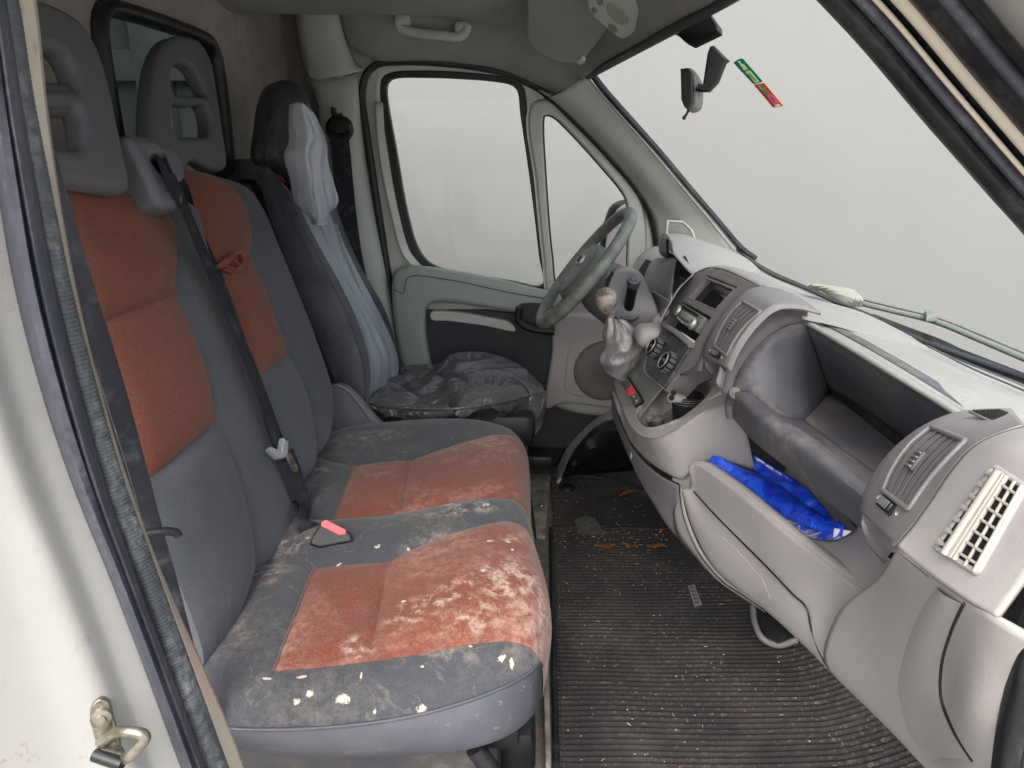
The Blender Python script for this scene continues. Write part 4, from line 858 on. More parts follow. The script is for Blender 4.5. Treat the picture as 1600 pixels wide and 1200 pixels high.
box('cluster_gap_blocker', (.56, 1.92, .70), (.20, .5, .16), M['black'], da, bevel=.02)  # black box added behind the cowl to shut out bright slits
# --- air vent pods
def vent_pod(Lp, Rp, yl, yr, fl, fr, nsl, chin, tab, slider, top=None, matf='bezel', matb='mid', dots=True):
    """Lp/Rp: profile of the pod's two sides; fl/fr: edges of the slatted opening; all pixels"""
    a = Y(yl, *Lp); b = Y(yr, *Rp); e = Y(yr-.012, *[(x+7, y+4) for x, y in Rp])
    pod_ = loft('vent_pod', [off(a, .01, .012, -.006), a, b, off(b, .006, -.006, -.006)], M[matf], da, n=40, m=6, sharpv=True, th=.003, ang=50)
    pod = pod_
    def pxc(l, n_): 
        q = resample([(x, y, 0) for x, y in l], n_); return q[:, :2]
    PA, PBx = pxc(fl, 24), pxc(fr, 24)
    def g(u, i, lift): q = PA[i]*(1-u)+PBx[i]*u; return hit(pod, q[0], q[1], lift)
    v = loft('vent_shade_sheet', [[g(u, i, .0014) for i in range(24)] for u in np.linspace(0, 1, 7)], M['shade_black'], da, n=40, m=1)  # black sheet laid on the pod face, painted shade in place of a real duct
    for k in range(nsl):
        tube('vent_slat', [g((k+.5)/nsl, i, .0035) for i in range(0, 24)], (.0008, .0011), M['vent'], v, n=24, k=8)
    fr_ = [g(0, i, .003) for i in range(24)]+[g(1, i, .003) for i in range(23, -1, -1)]
    tube('vent_frame', fr_, (.0022, .0030), M['bezel'], v, n=90, closed=True, sharp=True, k=8)
    c = g(.5, 12, .006); dr_ = g(.5, 15, 0)-g(.5, 9, 0); dr_ /= np.linalg.norm(dr_); sd = g(1, 12, 0)-g(0, 12, 0); sd -= dr_*(sd @ dr_); sd /= np.linalg.norm(sd); nn = np.cross(dr_, sd); nn *= 1 if nn @ (CAM-c) > 0 else -1
    tb = box('vent_tab', c, (.022, .016, .006), M['vent'], v, ax=(dr_, sd, nn), bevel=.002)
    for k in range(4): box('tab_ridge', c+dr_*(k-1.5)*.0052+nn*.003, (.002, .013, .003), M['bezel'], tb, ax=(dr_, sd, nn), bevel=.0006)
    (xa_, ya_), (xb_, yb_) = slider; q0, q1 = hit(pod, xa_, ya_, .002), hit(pod, xb_, yb_, .002); q = (q0+q1)/2
    s2_ = (q1-q0); wl = np.linalg.norm(s2_); s2_ /= wl; d2_ = np.cross(nn, s2_)
    box('thumbwheel_frame', q, (.014, wl*.72, .003), M['shade_black'], v, ax=(d2_, s2_, nn), bevel=.001)
    tw = box('vent_thumbwheel', q+nn*.002, (.0095, wl*.6, .005), M['black'], v, ax=(d2_, s2_, nn), bevel=.002)
    for k in range(6): box('wheel_rib', q+s2_*(k-2.5)*wl*.085+nn*.0045, (.0085, wl*.035, .002), M['switch_grey'], tw, ax=(d2_, s2_, nn), bevel=.0003)
    lathe('vent_mark', [(.0022, .0012), (.0022, 0)], q0-nn*.001, nn, M['white_print'], v, k=12)
    tube('vent_mark', [q1-nn*.0008+d2_*.0026*math.cos(t_)+s2_*.0019*math.sin(t_) for t_ in np.linspace(0, 2*math.pi, 17)[:-1]], .0005, M['white_print'], v, n=20, closed=True, k=6)
    return v, a, b
v1, pa, pb = vent_pod([(1346, 800), (1352, 768), (1386, 714), (1430, 675), (1480, 650), (1530, 641), (1580, 640)], [(1400, 852), (1422, 826), (1454, 782), (1488, 732), (1520, 698), (1560, 678), (1600, 664)], .70, .57,
    [(1384, 768), (1398, 735), (1424, 698), (1457, 670)], [(1424, 798), (1452, 757), (1482, 722), (1512, 692)], 6, None, None, [(1375, 778), (1404, 802)])
loft('vent_pod_chin', [[pa[0], pb[0]], Y(.67, (1347, 820), (1388, 868)), Y(.69, (1352, 842), (1382, 880))], M['mid'], da, n=10, m=6, th=.003)
v2, qa, qb = vent_pod([(1099, 558), (1106, 530), (1128, 492), (1152, 464), (1176, 451), (1205, 450), (1240, 460)], [(1136, 575), (1144, 553), (1160, 525), (1183, 497), (1208, 478), (1240, 476), (1275, 484)], 1.22, 1.10,
    [(1118, 540), (1128, 516), (1144, 490), (1162, 472)], [(1138, 556), (1150, 532), (1168, 508), (1190, 489)], 5, None, None, [(1111, 547), (1130, 558)])
loft('vent_pod_chin', [[qa[0], qb[0]], Y(1.18, (1102, 572), (1130, 592)), Y(1.20, (1108, 584), (1132, 606)), Y(1.24, (1125, 600), (1140, 614))], M['dark'], da, n=10, m=6, th=.003)
# demister slots on the pod tops
def slots(name, quadpx, v, n_, mat='shade_black'):
    c = [P(x, y, 'Z', v) for x, y in quadpx]; F_ = Face(*c)
    h = F_.quad('demister_frame', 0, 0, 1, 1, .0, .003, M['mid'], da, .001)
    for k in range(n_):
        F_.quad('demister_slot', .05+k/n_*.92, .1, .05+(k+.5)/n_*.92, .9, .001, .0045, M[mat], h, .0)
slots('demister', [(1190, 458), (1238, 462), (1262, 476), (1222, 476)], .83, 8)
slots('demister', [(1512, 645), (1562, 645), (1578, 650), (1556, 666)], .87, 8)
# --- near end piece with the pale side grille
E1 = Y(.568, (1402, 853), (1424, 828), (1456, 784), (1490, 734), (1522, 700), (1562, 680), (1604, 668))
E2 = Y(.53, (1440, 885), (1462, 850), (1500, 795), (1540, 738), (1572, 704), (1605, 690), (1650, 680))
E3 = Y(.47, (1512, 937), (1545, 890), (1580, 838), (1615, 790), (1650, 750), (1690, 720), (1730, 700))
E4 = Y(.44, (1560, 965), (1600, 910), (1640, 850), (1680, 800), (1710, 760), (1740, 730), (1780, 710))
endm = L('dash', 'end_moulding', [E1, E2, E3, E4], n=50, m=8, th=.004)
endm_n = np.cross(hit(endm, 1606, 765)-hit(endm, 1560, 733), hit(endm, 1470, 858)-hit(endm, 1560, 733)); endm_n /= np.linalg.norm(endm_n); endm_n *= 1 if endm_n @ (CAM-hit(endm, 1530, 810)) > 0 else -1
GF = Face(hit(endm, 1560, 733), hit(endm, 1606, 765), hit(endm, 1532, 897), hit(endm, 1470, 858))
GQ = np.array([(1560, 733), (1608, 764), (1533, 897), (1470, 858)], float)
def gpt(u, v, lift):
    q = (GQ[0]*(1-u)+GQ[1]*u)*(1-v)+(GQ[3]*(1-u)+GQ[2]*u)*v; return hit(endm, q[0], q[1], lift+.0022)
gl9 = np.linspace(0, 1, 9)
gp = loft('grille_shade_sheet', [[gpt(u, v, .0022) for v in np.linspace(0, 1, 17)] for u in np.linspace(0, 1, 11)], M['shade_black'], da, n=30, m=1)  # no hole in the moulding: a black sheet on top paints its shade
tube('grille_frame', [gpt(0, v, .001) for v in gl9]+[gpt(u, 1, .001) for u in (.3, .6, 1)]+[gpt(1, v, .001) for v in gl9[::-1]]+[gpt(u, 0, .001) for u in (.7, .4)], .0028, M['dash'], gp, n=90, closed=True, sharp=True, k=8)
for k in range(7):
    v_ = (k+.5)/7; prism('grille_fin', [gpt(.02, max(0, v_-.03), .003), gpt(.27, v_-.005, .003), gpt(.27, v_+.012, .003), gpt(.02, min(1, v_+.035), .003)], endm_n*.0035, M['beige_vent'], gp, .0006)
for u, r_ in ((.32, .0038), (.385, .0012), (.42, .0012), (.455, .0012), (.50, .0022), (.76, .0014), (.99, .0016)):
    tube('shutter_bar' if u < .5 else 'grille_bar', [gpt(u, v, .006 if u < .5 else .004) for v in gl9], r_, M['beige_vent'], gp, n=24, k=8)
for k in range(7):
    v_ = (k+.8)/7.4; tube('grille_bar', [gpt(u, v_, .0042) for u in (.40, .55, .75, 1.0)], .0013, M['beige_vent'], gp, n=8, k=8)
# --- lower body, from the pod chins down to the silhouette over the footwell
S_y = [1.72, 1.6, 1.45, 1.3, 1.22, 1.12, 1.02, .92, .80, .70, .60]
lowA = [pb[0]+np.array((.004, 0, 0))]+Y(.53, (1440, 885, .545), (1512, 938, .475), (1560, 965, .44), (1625, 1000, .42))
lowB = [P(1372, 905, 'Y', .70), P(1412, 950, 'Y', .62), P(1480, 1000, 'Y', .53), P(1540, 1030, 'Y', .46), P(1612, 1060, 'Y', .425)]
lowC = [P(1310, 960, 'Y', .80), P(1375, 1020, 'Y', .70), P(1470, 1075, 'Y', .56), P(1530, 1110, 'Y', .46), P(1600, 1140, 'Y', .43)]
lowD = [P(1290, 1035, 'Y', .84), P(1372, 1100, 'Y', .72), P(1455, 1150, 'Y', .60), P(1530, 1190, 'Y', .48), P(1590, 1220, 'Y', .44)]
lowE = [P(1312, 1062, 'Y', .83), P(1395, 1142, 'Y', .70), P(1452, 1202, 'Y', .62), P(1530, 1270, 'Y', .50), P(1590, 1310, 'Y', .45)]
lowF = off(lowE, .06, .01, -.05)
lowb = L('dash', 'lower_body', [lowA, lowB, lowC, lowD, lowE, lowF], n=40, m=8, th=.004)
lw = [P(1512, 937, 'Y', .470), P(1492, 985, 'Y', .505), P(1476, 1045, 'Y', .535), P(1477, 1095, 'Y', .54), P(1497, 1145, 'Y', .525), P(1535, 1205, 'Y', .49)]
loft('end_cap_edge', [hits(lowb, .0005, (1462, 912), (1430, 960), (1406, 1030), (1400, 1090), (1418, 1150), (1448, 1190)), hits(lowb, .006, (1485, 925), (1460, 972), (1440, 1035), (1438, 1092), (1456, 1145), (1480, 1185)), hits(lowb, .003, (1508, 941), (1489, 985), (1473, 1045), (1474, 1095), (1494, 1145), (1520, 1185))], M['dash'], da, n=40, m=5)
tube('end_cap_seam', hits(lowb, .003, (1512, 941), (1492, 985), (1476, 1045), (1477, 1095), (1497, 1145), (1524, 1188)), .0012, M['black'], da, n=50, k=6)
tube('end_cap_seam', hits(lowb, .001, (1408, 862), (1455, 901), (1512, 940)), .0012, M['black'], da, n=20, k=6)
lr = [P(1455, 905, 'Y', .55), P(1425, 960, 'Y', .585), P(1402, 1030, 'Y', .62), P(1398, 1090, 'Y', .64), P(1416, 1150, 'Y', .64), P(1450, 1210, 'Y', .61)]
# --- glovebox with an open bin above it
gT = [P(1076, 730, 'Y', 1.24), P(1086, 723, 'Y', 1.23), P(1135, 752, 'Y', 1.14), P(1200, 805, 'Y', 1.02), P(1262, 856, 'Y', .93), P(1320, 900, 'Y', .83), P(1360, 925, 'Y', .76)]
gT2 = off(gT, .022, .0, -.001); gT3 = off(gT, .028, 0, -.03)
gM = [P(1078, 762, 'Y', 1.26), P(1090, 778, 'Y', 1.24), P(1132, 825, 'Y', 1.15), P(1188, 880, 'Y', 1.04), P(1240, 932, 'Y', .93), P(1290, 970, 'Y', .86), P(1320, 990, 'Y', .80)]
gB = [P(1069, 768, 'Y', 1.28), P(1080, 815, 'Y', 1.26), P(1112, 880, 'Y', 1.19), P(1160, 925, 'Y', 1.09), P(1200, 955, 'Y', 1.01), P(1262, 1012, 'Y', .90), P(1312, 1062, 'Y', .83)]
gMM = [a*.5+b*.5+np.array((-.008, 0, 0)) for a, b in zip(gM, gB)]
lid = L('dash', 'glovebox_lid', [gT, gM, gMM, gB, off(gB, .06, .01, -.03)], n=60, m=7, th=.004)
L('dash', 'bin_rim', [off(gT, .0, 0, .0), off(gT, .010, 0, .004), gT2, gT3, off(gT3, .03, 0, -.05)], n=60, m=4, th=.002)
def pull(l, k=.012): return [np.array(p)+(CAM-np.array(p))*k for p in l]
tube('glovebox_seam', pull([P(1084, 768, 'Y', 1.25), P(1110, 797, 'Y', 1.20), P(1150, 838, 'Y', 1.12), P(1200, 888, 'Y', 1.01), P(1240, 930, 'Y', .93), P(1260, 950, 'Y', .895), P(1268, 985, 'Y', .885), P(1287, 1032, 'Y', .855), P(1312, 1064, 'Y', .83)], .01), .0016, M['black'], da, n=80, k=6)
loft('glovebox_pull_shade', [hits(lid, .0012, (1131, 843), (1142, 868), (1164, 896), (1184, 918), (1199, 931)), hits(lid, .0012, (1133, 842), (1152, 862), (1176, 889), (1192, 910), (1203, 932))], M['mid'], da, n=24, m=3)  # darker strip laid on the lid paints the shade inside the pull
tube('glovebox_pull_edge', hits(lid, .0012, (1131, 841), (1153, 861), (1178, 889), (1195, 910), (1205, 934)), .0018, M['dash'], da, n=30, k=6)
# bin interior: back, floor, rounded near end
bnA = [P(1132, 690, 'Y', 1.30), P(1200, 740, 'Y', 1.20), P(1280, 800, 'Y', 1.04), P(1345, 842, 'Y', .90)]
bnB = [P(1100, 722, 'Y', 1.34), P(1170, 780, 'Y', 1.18), P(1240, 840, 'Y', 1.06), P(1310, 880, 'Y', .95)]
L('dash', 'bin_back', [off(bnA, .13, 0, .06), off(bnA, .13, 0, -.06), off(bnB, .08, 0, -.08), off(gT3[1:6], .03, 0, -.06)], n=30, m=4, th=.003)
nr = [P(1345, 826, 'Y', .80), P(1352, 852, 'Y', .78), P(1372, 880, 'Y', .74), P(1385, 878, 'Y', .72)]
L('dash', 'bin_end', [[P(1250, 838, 'Y', 1.02), P(1300, 845, 'Y', .97), P(1335, 830, 'Y', .93), P(1345, 815, 'Y', .90)], [P(1262, 862, 'Y', .96), P(1310, 872, 'Y', .90), P(1350, 850, 'Y', .86), P(1362, 838, 'Y', .84)], [P(1285, 885, 'Y', .89), P(1330, 898, 'Y', .83), P(1366, 884, 'Y', .78), P(1382, 868, 'Y', .74)], [P(1320, 900, 'Y', .83), P(1350, 920, 'Y', .77), P(1385, 905, 'Y', .71), P(1400, 880, 'Y', .65)]], n=24, m=6, th=.003)
RP0, RP1, RP2 = P(1000, 655, 'Y', 1.45), P(1097, 582, 'Y', 1.47), P(1137, 616, 'Y', 1.27)
rn = np.cross(RP1-RP0, RP2-RP0); rn /= np.linalg.norm(rn); rn = rn if rn[2] > 0 else -rn
RPL = (RP0, rn)
# --- centre console flank (above the glovebox, up to the cup tray) and the panel under it
h0 = crv(RPL, -.002, (1142, 622), (1118, 630), (1086, 650), (1050, 672), (1024, 682), (1004, 679), (988, 666), (974, 638), (966, 606))
h1 = [p*.45+q*.55 for p, q in zip(h0, [P(1180, 700, 'Y', 1.27), P(1130, 718, 'Y', 1.29), P(1092, 722, 'Y', 1.29), P(1066, 744, 'Y', 1.30), P(1040, 734, 'Y', 1.34), P(1014, 717, 'Y', 1.41), P(990, 691, 'Y', 1.49), P(973, 655, 'Y', 1.60), P(958, 612, 'Y', 1.72)])]
h2 = [P(1180, 735, 'Y', 1.27), P(1130, 722, 'Y', 1.29), P(1092, 724, 'Y', 1.29), P(1066, 748, 'Y', 1.30), P(1040, 738, 'Y', 1.34), P(1014, 720, 'Y', 1.41), P(990, 694, 'Y', 1.49), P(971, 655, 'Y', 1.60), P(957, 614, 'Y', 1.72)]
L('dash', 'console_flank', [h0, h1, h2], n=60, m=7, th=.003)
j0 = [P(1061, 757, 'Y', 1.305), P(1036, 744, 'Y', 1.35), P(1011, 725, 'Y', 1.415), P(987, 697, 'Y', 1.50), P(969, 658, 'Y', 1.60), P(956, 618, 'Y', 1.72)]
j1 = [P(1062, 800, 'Y', 1.30), P(1040, 785, 'Y', 1.35), P(1016, 758, 'Y', 1.41), P(992, 722, 'Y', 1.49), P(972, 680, 'Y', 1.60), P(957, 640, 'Y', 1.72)]
j2 = [P(1085, 862, 'Y', 1.27), P(1050, 830, 'Y', 1.34), P(1024, 790, 'Y', 1.41), P(1000, 748, 'Y', 1.49), P(978, 700, 'Y', 1.60), P(960, 655, 'Y', 1.72)]
j2b = [P(1066, 775, 'Y', 1.29), P(1072, 815, 'Y', 1.28), P(1100, 870, 'Y', 1.23), P(1130, 902, 'Y', 1.17)]
L('mid', 'console_lower_cover', [pull(j0, .004), j1, j2, off(j2, .06, .02, -.04)], n=50, m=7, th=.003)
L('dash', 'cover_corner', [[P(1050, 744, 'Y', 1.33), P(1064, 744, 'Y', 1.32), P(1078, 730, 'Y', 1.31)], [P(1056, 768, 'Y', 1.32), P(1068, 778, 'Y', 1.31), P(1084, 782, 'Y', 1.30)]], n=10, m=3, th=.002)
tube('cover_seam', pull(j0, .006), .0016, M['black'], da, n=50, k=6)
tube('cover_seam', pull([P(1061, 757, 'Y', 1.30), P(1066, 800, 'Y', 1.28), P(1088, 858, 'Y', 1.24), P(1125, 905, 'Y', 1.16), P(1165, 933, 'Y', 1.08), P(1200, 957, 'Y', 1.01)], .006), .0012, M['black'], da, n=50, k=6)
L('dash', 'lower_skirt', [pull([P(1065, 760, 'Y', 1.30), P(1072, 803, 'Y', 1.28), P(1096, 861, 'Y', 1.235), P(1133, 906, 'Y', 1.155), P(1202, 951, 'Y', 1.005)], .004), pull([P(1052, 800, 'Y', 1.32), P(1058, 835, 'Y', 1.31), P(1085, 868, 'Y', 1.26), P(1120, 905, 'Y', 1.18), P(1196, 956, 'Y', 1.02)], .002)], n=30, m=3, th=.003)
tube('pocket_outline', pull([P(970, 668, 'Y', 1.60), P(984, 690, 'Y', 1.53), P(987, 705, 'Y', 1.51), P(986, 716, 'Y', 1.51)], .004), .002, M['dash'], da, n=20, k=6)
# cup tray: rim, basin
rim_o = crv(RPL, 0, (988, 668), (978, 648), (972, 630), (968, 606), (1000, 590), (1028, 614), (1050, 590), (1075, 578), (1096, 577), (1118, 592), (1142, 612), (1138, 628), (1116, 632), (1084, 652), (1050, 674), (1024, 684), (1003, 681))
rim_i = crv(RPL, 0, (998, 655), (998, 645), (1010, 631), (1022, 622), (1034, 609), (1050, 597), (1075, 586), (1096, 584), (1112, 597), (1134, 611), (1135, 614), (1116, 624), (1086, 643), (1056, 662), (1034, 671), (1015, 672), (1004, 665))
L('dash', 'cup_tray_rim', [rim_o, off(rim_i, *(rn*.004)), off(rim_i, 0, 0, -.01)], n=90, m=4, closed=True)
bas = [p*.93+np.mean(rim_i, axis=0)*.07+np.array((.01, 0, -.055)) for p in rim_i]
L('dash', 'cup_tray_basin', [off(rim_i, 0, 0, -.01), bas], n=90, m=5, closed=True)
bc = np.mean(bas, axis=0); obj('cup_tray_base', list(resample(bas, 60, closed=True))+[bc], [(i, (i+1) % 60, 60) for i in range(60)], M['dash_top'], da)
# console top with its switch bank
CT = [P(968, 606, 'Y', 1.66), P(984, 576, 'Y', 1.70), P(1002, 560, 'Y', 1.68), P(1010, 580, 'Y', 1.53), P(1034, 606, 'Y', 1.38), P(1026, 620, 'Y', 1.38), P(1000, 655, 'Y', 1.46), P(985, 650, 'Y', 1.53)]
L('dash_top', 'console_top', [[P(958, 597, 'Y', 1.74), P(966, 622, 'Y', 1.66), P(978, 648, 'Y', 1.58), P(992, 672, 'Y', 1.50)], [P(966, 585, 'Y', 1.74), P(976, 606, 'Y', 1.66), P(990, 632, 'Y', 1.57), P(1001, 652, 'Y', 1.49)], [P(985, 570, 'Y', 1.74), P(998, 590, 'Y', 1.65), P(1010, 606, 'Y', 1.55), P(1022, 624, 'Y', 1.46)], [P(1004, 556, 'Y', 1.72), P(1010, 576, 'Y', 1.62), P(1022, 592, 'Y', 1.53), P(1036, 606, 'Y', 1.44)]], n=24, m=6, th=.003)
SB = Face(*[p for p in pull([P(981, 589, 'Y', 1.66), P(1005, 627, 'Y', 1.52), P(993, 636, 'Y', 1.53), P(971, 599, 'Y', 1.67)], .006)])
sbk = SB.quad('switch_bank', -.02, -.05, 1.02, 1.05, -.006, .001, M['black'], da, .001)
for k, (a, b, m_) in enumerate(((0, .13, 'switch_grey'), (.14, .33, 'switch_grey'), (.35, .62, 'redbtn'), (.64, .80, 'switch_grey'), (.82, .98, 'switch_grey'))):
    sw = SB.quad('switch', a, .04, b, .96, .001, .0035, M[m_], sbk, .0008)
    if k > 2: SB.quad('switch_mark', a+.05, .4, b-.05, .55, .0036, .004, M['white_print'], sw, 0)
# --- centre stack
s1, s2, s3 = P(1006, 575, 'Y', 1.55), P(1104, 430, 'Y', 1.55), P(1035, 606, 'Y', 1.40)
sn = np.cross(s2-s1, s3-s1); sn /= np.linalg.norm(sn); sn = sn if sn @ (CAM-s1) > 0 else -sn
SP = (s1, sn)
def sp(x, y, d=0.): return P(x, y, SP, d)
plate('centre_stack', [(1004, 582), (1006, 566), (1020, 532), (1036, 498), (1052, 468), (1068, 444), (1084, 428), (1104, 419), (1128, 420), (1166, 436), (1190, 446), (1178, 452), (1158, 462), (1136, 484), (1114, 512), (1100, 540), (1092, 566), (1062, 584), (1038, 610), (1020, 598)], [[(1104, 430), (1150, 449), (1120, 487), (1072, 466)], [(1064, 470), (1110, 496), (1082, 538), (1036, 506)]], (sp(1060, 500, .004), sn), .05, .004, M['bezel'], da, smooth=False, n=90)
loft('stack_hood', [[sp(1084, 428, .004), sp(1104, 419, .004), sp(1130, 421, .004), sp(1165, 436, .004), sp(1190, 448, .004)], [sp(1100, 420, -.02), sp(1120, 416, -.03), sp(1150, 421, -.03), sp(1180, 436, -.02), sp(1200, 450, -.01)], ZZ(.81, (1120, 420), (1150, 421), (1190, 432), (1230, 450), (1260, 466))], M['dash_top'], da, n=24, m=6, th=.003)
tube('hood_seam', ZZ(.825, (1133, 423), (1150, 430), (1172, 440), (1182, 446)), .0014, M['black'], da, n=20, k=6)
stk_side = [[sp(1192, 446, .004), sp(1158, 462, .004), sp(1136, 484, .004), sp(1114, 512, .004), sp(1100, 540, .004), sp(1092, 568, .004), sp(1062, 586, .004)], Y(1.23, (1198, 448), (1168, 456), (1145, 474), (1124, 500), (1108, 530), (1099, 560), (1096, 580))]
L('mid', 'stack_cheek', stk_side, n=40, m=4, th=.003)
L('dash', 'stack_side', [off(Y(1.5, (1082, 430), (1060, 452), (1042, 482), (1030, 506)), 0, 0, 0), [sp(1084, 428), sp(1068, 444), sp(1052, 468), sp(1036, 498)]], n=20, m=3, th=.002)
# display bay
plate('display_frame', [(1101, 431), (1150, 450), (1119, 487), (1070, 466)], [(1102, 435), (1144, 453), (1117, 482), (1076, 464)] and [[(1102, 435), (1144, 453), (1117, 482), (1076, 464)]], (sp(1100, 460, .003), sn), .02, .002, M['bezel'], da, smooth=False)
plate('display', [(1100, 431), (1150, 450), (1120, 486), (1072, 466)], [], (sp(1100, 460, -.012), sn), .004, .001, M['screen'], da, smooth=False)
# radio
RF = Face(sp(1066, 473, .0), sp(1107, 497, .0), sp(1085, 532, .0), sp(1044, 505, .0))
rb = RF.quad('radio', .02, .03, .98, .70, -.02, .008, M['switch_grey'], da, .002)
RF.quad('radio_pocket', -.02, -.02, 1.02, 1.02, -.03, -.021, M['black'], da, .0)
RF.quad('disc_slot', .2, .08, .82, .17, .007, .0095, M['shade_black'], rb, 0)
RF.quad('radio_display', .34, .24, .78, .50, .007, .0095, M['lens'], rb, .0005)
lathe('radio_knob', [(.001, .014), (.010, .014), (.012, .012), (.0135, .008), (.014, .004)], RF.at(.14, .36, .0), sn, M['silver'], rb, k=28)
lathe('radio_knob', [(.001, .012), (.010, .012), (.013, .008), (.013, .004)], RF.at(.84, .50, .004), sn, M['silver'], rb, k=24, squash=(1, .8))
for k in range(7):
    u = .26+k*.085; RF.quad('radio_button', u, .57+.05*math.sin(k/6*math.pi), u+.06, .64+.05*math.sin(k/6*math.pi), .007, .0105, M['silver'], rb, .0006)
for k in range(4): RF.quad('radio_button', .88, .08+k*.07, .96, .12+k*.07, .007, .0105, M['silver'], rb, .0006)
tube('shelf_bar', [sp(1036, 507, .012), sp(1056, 519, .014), sp(1080, 540, .012)], (.008, .005), M['bezel'], da, n=20)
# heater panel and its knobs
s = NB('scuffed_panel_gloss'); f = s.noise(18, 6, .7, dist=1.5); M['hvac'] = s.done(s.mix(s.ramp(f, .45, .7), lin((48, 52, 53)), lin((88, 94, 92))), s.ramp(f, .4, .7, .25, .5))
hv = plate('heater_panel', [(1036, 511), (1077, 544), (1062, 566), (1036, 606), (1020, 592), (1007, 577), (1012, 556), (1024, 532)], [], (sp(1040, 560, .010), sn), .012, .002, M['hvac'], da, smooth=False)
tube('heater_panel_edge', [sp(1036, 606, .011), sp(1022, 595, .011), sp(1007, 579, .011), sp(1012, 556, .011), sp(1024, 532, .011)], .0018, M['bezel'], da, n=40, k=6)
def knob(x, y, r):
    c = sp(x, y, .010)
    kb = lathe('heater_knob', [(.001, .010), (r*.70, .010), (r*.72, .020), (r*.80, .021), (r*.82, .019), (r, .017), (r, .001)], c, sn, M['black'], hv, k=40)
    a = sn; e = np.cross(a, [0, 1, 0]); e /= np.linalg.norm(e); g = np.cross(a, e)
    for k in range(12):
        t = 2*math.pi*k/12; rd = e*math.cos(t)+g*math.sin(t); tg_ = np.cross(a, rd)
        box('knob_rib', c+rd*r*1.0+a*.010, (.0045, r*.36, .014), M['switch_grey'], kb, ax=(rd, tg_, a), bevel=.0012)
    tube('knob_ring', [c+a*.021+(e*math.cos(t)+g*math.sin(t))*r*.78 for t in np.linspace(0, 2*math.pi, 33)[:-1]], .0012, M['silver'], kb, closed=True, n=40, k=6)
    box('knob_grip', c+a*.013, (.007, r*1.3, .012), M['switch_grey'], kb, ax=(e, g, a), bevel=.002)
knob(1029, 547, .021); knob(1049, 570, .022)
# left column of the stack
tube('stack_strip', [sp(1039, 492, .006), sp(1054, 463, .006), sp(1070, 440, .006), sp(1080, 432, .006)], (.004, .003), M['black'], da, n=24)
for q in ((1059, 456), (1062, 451), (1065, 447)): lathe('small_button', [(.001, .004), (.003, .003), (.0035, 0)], sp(q[0], q[1], .008), sn, M['bezel'], da, k=12)
lathe('light_knob', [(.001, .012), (.010, .012), (.013, .006), (.013, 0)], sp(1041, 491, .006), sn, M['bezel'], da, k=20)
# --- instrument binnacle and driver side of the dash
n0 = Y(2.12, (1031, 374), (1036, 367), (1046, 365), (1058, 366)); 
L('dash_top', 'binnacle_hood', [Y(2.10, (1034, 368), (1060, 366), (1090, 374), (1130, 388), (1165, 404)), Y(1.98, (1038, 366), (1066, 370), (1100, 384), (1145, 402), (1190, 422)), Y(1.82, (1048, 378), (1070, 392), (1096, 410), (1130, 424), (1180, 438)), Y(1.72, (1052, 395), (1066, 412), (1084, 430), (1110, 440), (1150, 450))], n=30, m=8, th=.005)
L('black', 'binnacle_lip', [Y(2.08, (1033, 370), (1030, 384), (1032, 396), (1042, 402), (1052, 400), (1062, 394)), Y(1.95, (1044, 374), (1044, 386), (1046, 396), (1054, 398), (1060, 396), (1068, 398))], n=20, m=5, th=.004)
L('black', 'instrument_face', [Y(2.08, (1046, 400), (1049, 420), (1052, 445), (1060, 470)), Y(1.75, (1070, 400), (1082, 425), (1090, 440), (1092, 460))], n=14, m=4, th=.004)
L('dash', 'cluster_cowl', [Y(2.12, (1044, 402), (1020, 408), (1008, 430), (1004, 450)), Y(2.0, (1050, 402), (1036, 418), (1026, 440), (1020, 460)), Y(1.85, (1056, 405), (1052, 430), (1050, 450), (1046, 470))], n=20, m=6, th=.004)
L('dash', 'driver_dash_face', [Y(2.2, (1000, 440), (1004, 470), (1008, 500), (1010, 540)), Y(1.95, (1016, 452), (1022, 476), (1020, 505), (1014, 540)), Y(1.75, (1044, 468), (1040, 490), (1034, 510), (1022, 540)), Y(1.62, (1052, 474), (1044, 492), (1036, 506), (1024, 532))], n=24, m=6, th=.004)
L('dash', 'driver_end_pod', [Y(2.30, (980, 440), (990, 415), (1004, 396), (1022, 386), (1040, 386)), Y(2.22, (985, 450), (998, 422), (1012, 402), (1030, 392), (1046, 392)), Y(2.15, (998, 456), (1008, 432), (1020, 414), (1036, 404), (1050, 402))], n=24, m=6, th=.004)
w3a, w3b = Y(2.19, (995, 430), (1002, 416), (1010, 405)), Y(2.13, (1007, 437), (1014, 422), (1022, 409))
v3 = loft('driver_vent', [w3a, w3b], M['shade_black'], da, n=12, m=2, th=.002)
for k in range(6):
    t = (k+.5)/6; tube('vent_slat', [a*(1-t)+b*t+np.array((-.003, -.003, .001)) for a, b in zip(w3a, w3b)], (.003, .0008), M['vent'], v3, n=10, k=6)
box('knee_lump', P(1016, 524, 'Y', 1.60), (.07, .08, .05), M['dash'], da, bevel=.022, seg=4)
prism('column_side_trim', [P(x, y, 'Y', 1.72) for x, y in ((1024, 498), (1044, 492), (1040, 515), (1028, 532), (1014, 530), (1016, 512))], (0, .05, 0), M['dash'], da, .01)
# firewall and dark footwell lining
M['carpet'] = cloth('black_footwell_carpet', (26, 26, 27), None, scale=500, dust=.5, dc=(80, 78, 74))
box('firewall', (.86, 1.42, .33), (.04, 2.0, .68), M['carpet'], da); box('footwell_lining', (.66, 1.75, .50), (.35, .5, .02), M['black'], da)
box('tunnel_block', (.66, 1.75, .30), (.2, .2, .6), M['black'], da, bevel=.03)
box('dash_core', (.62, 1.3, .60), (.10, 1.6, .2), M['black'], da)
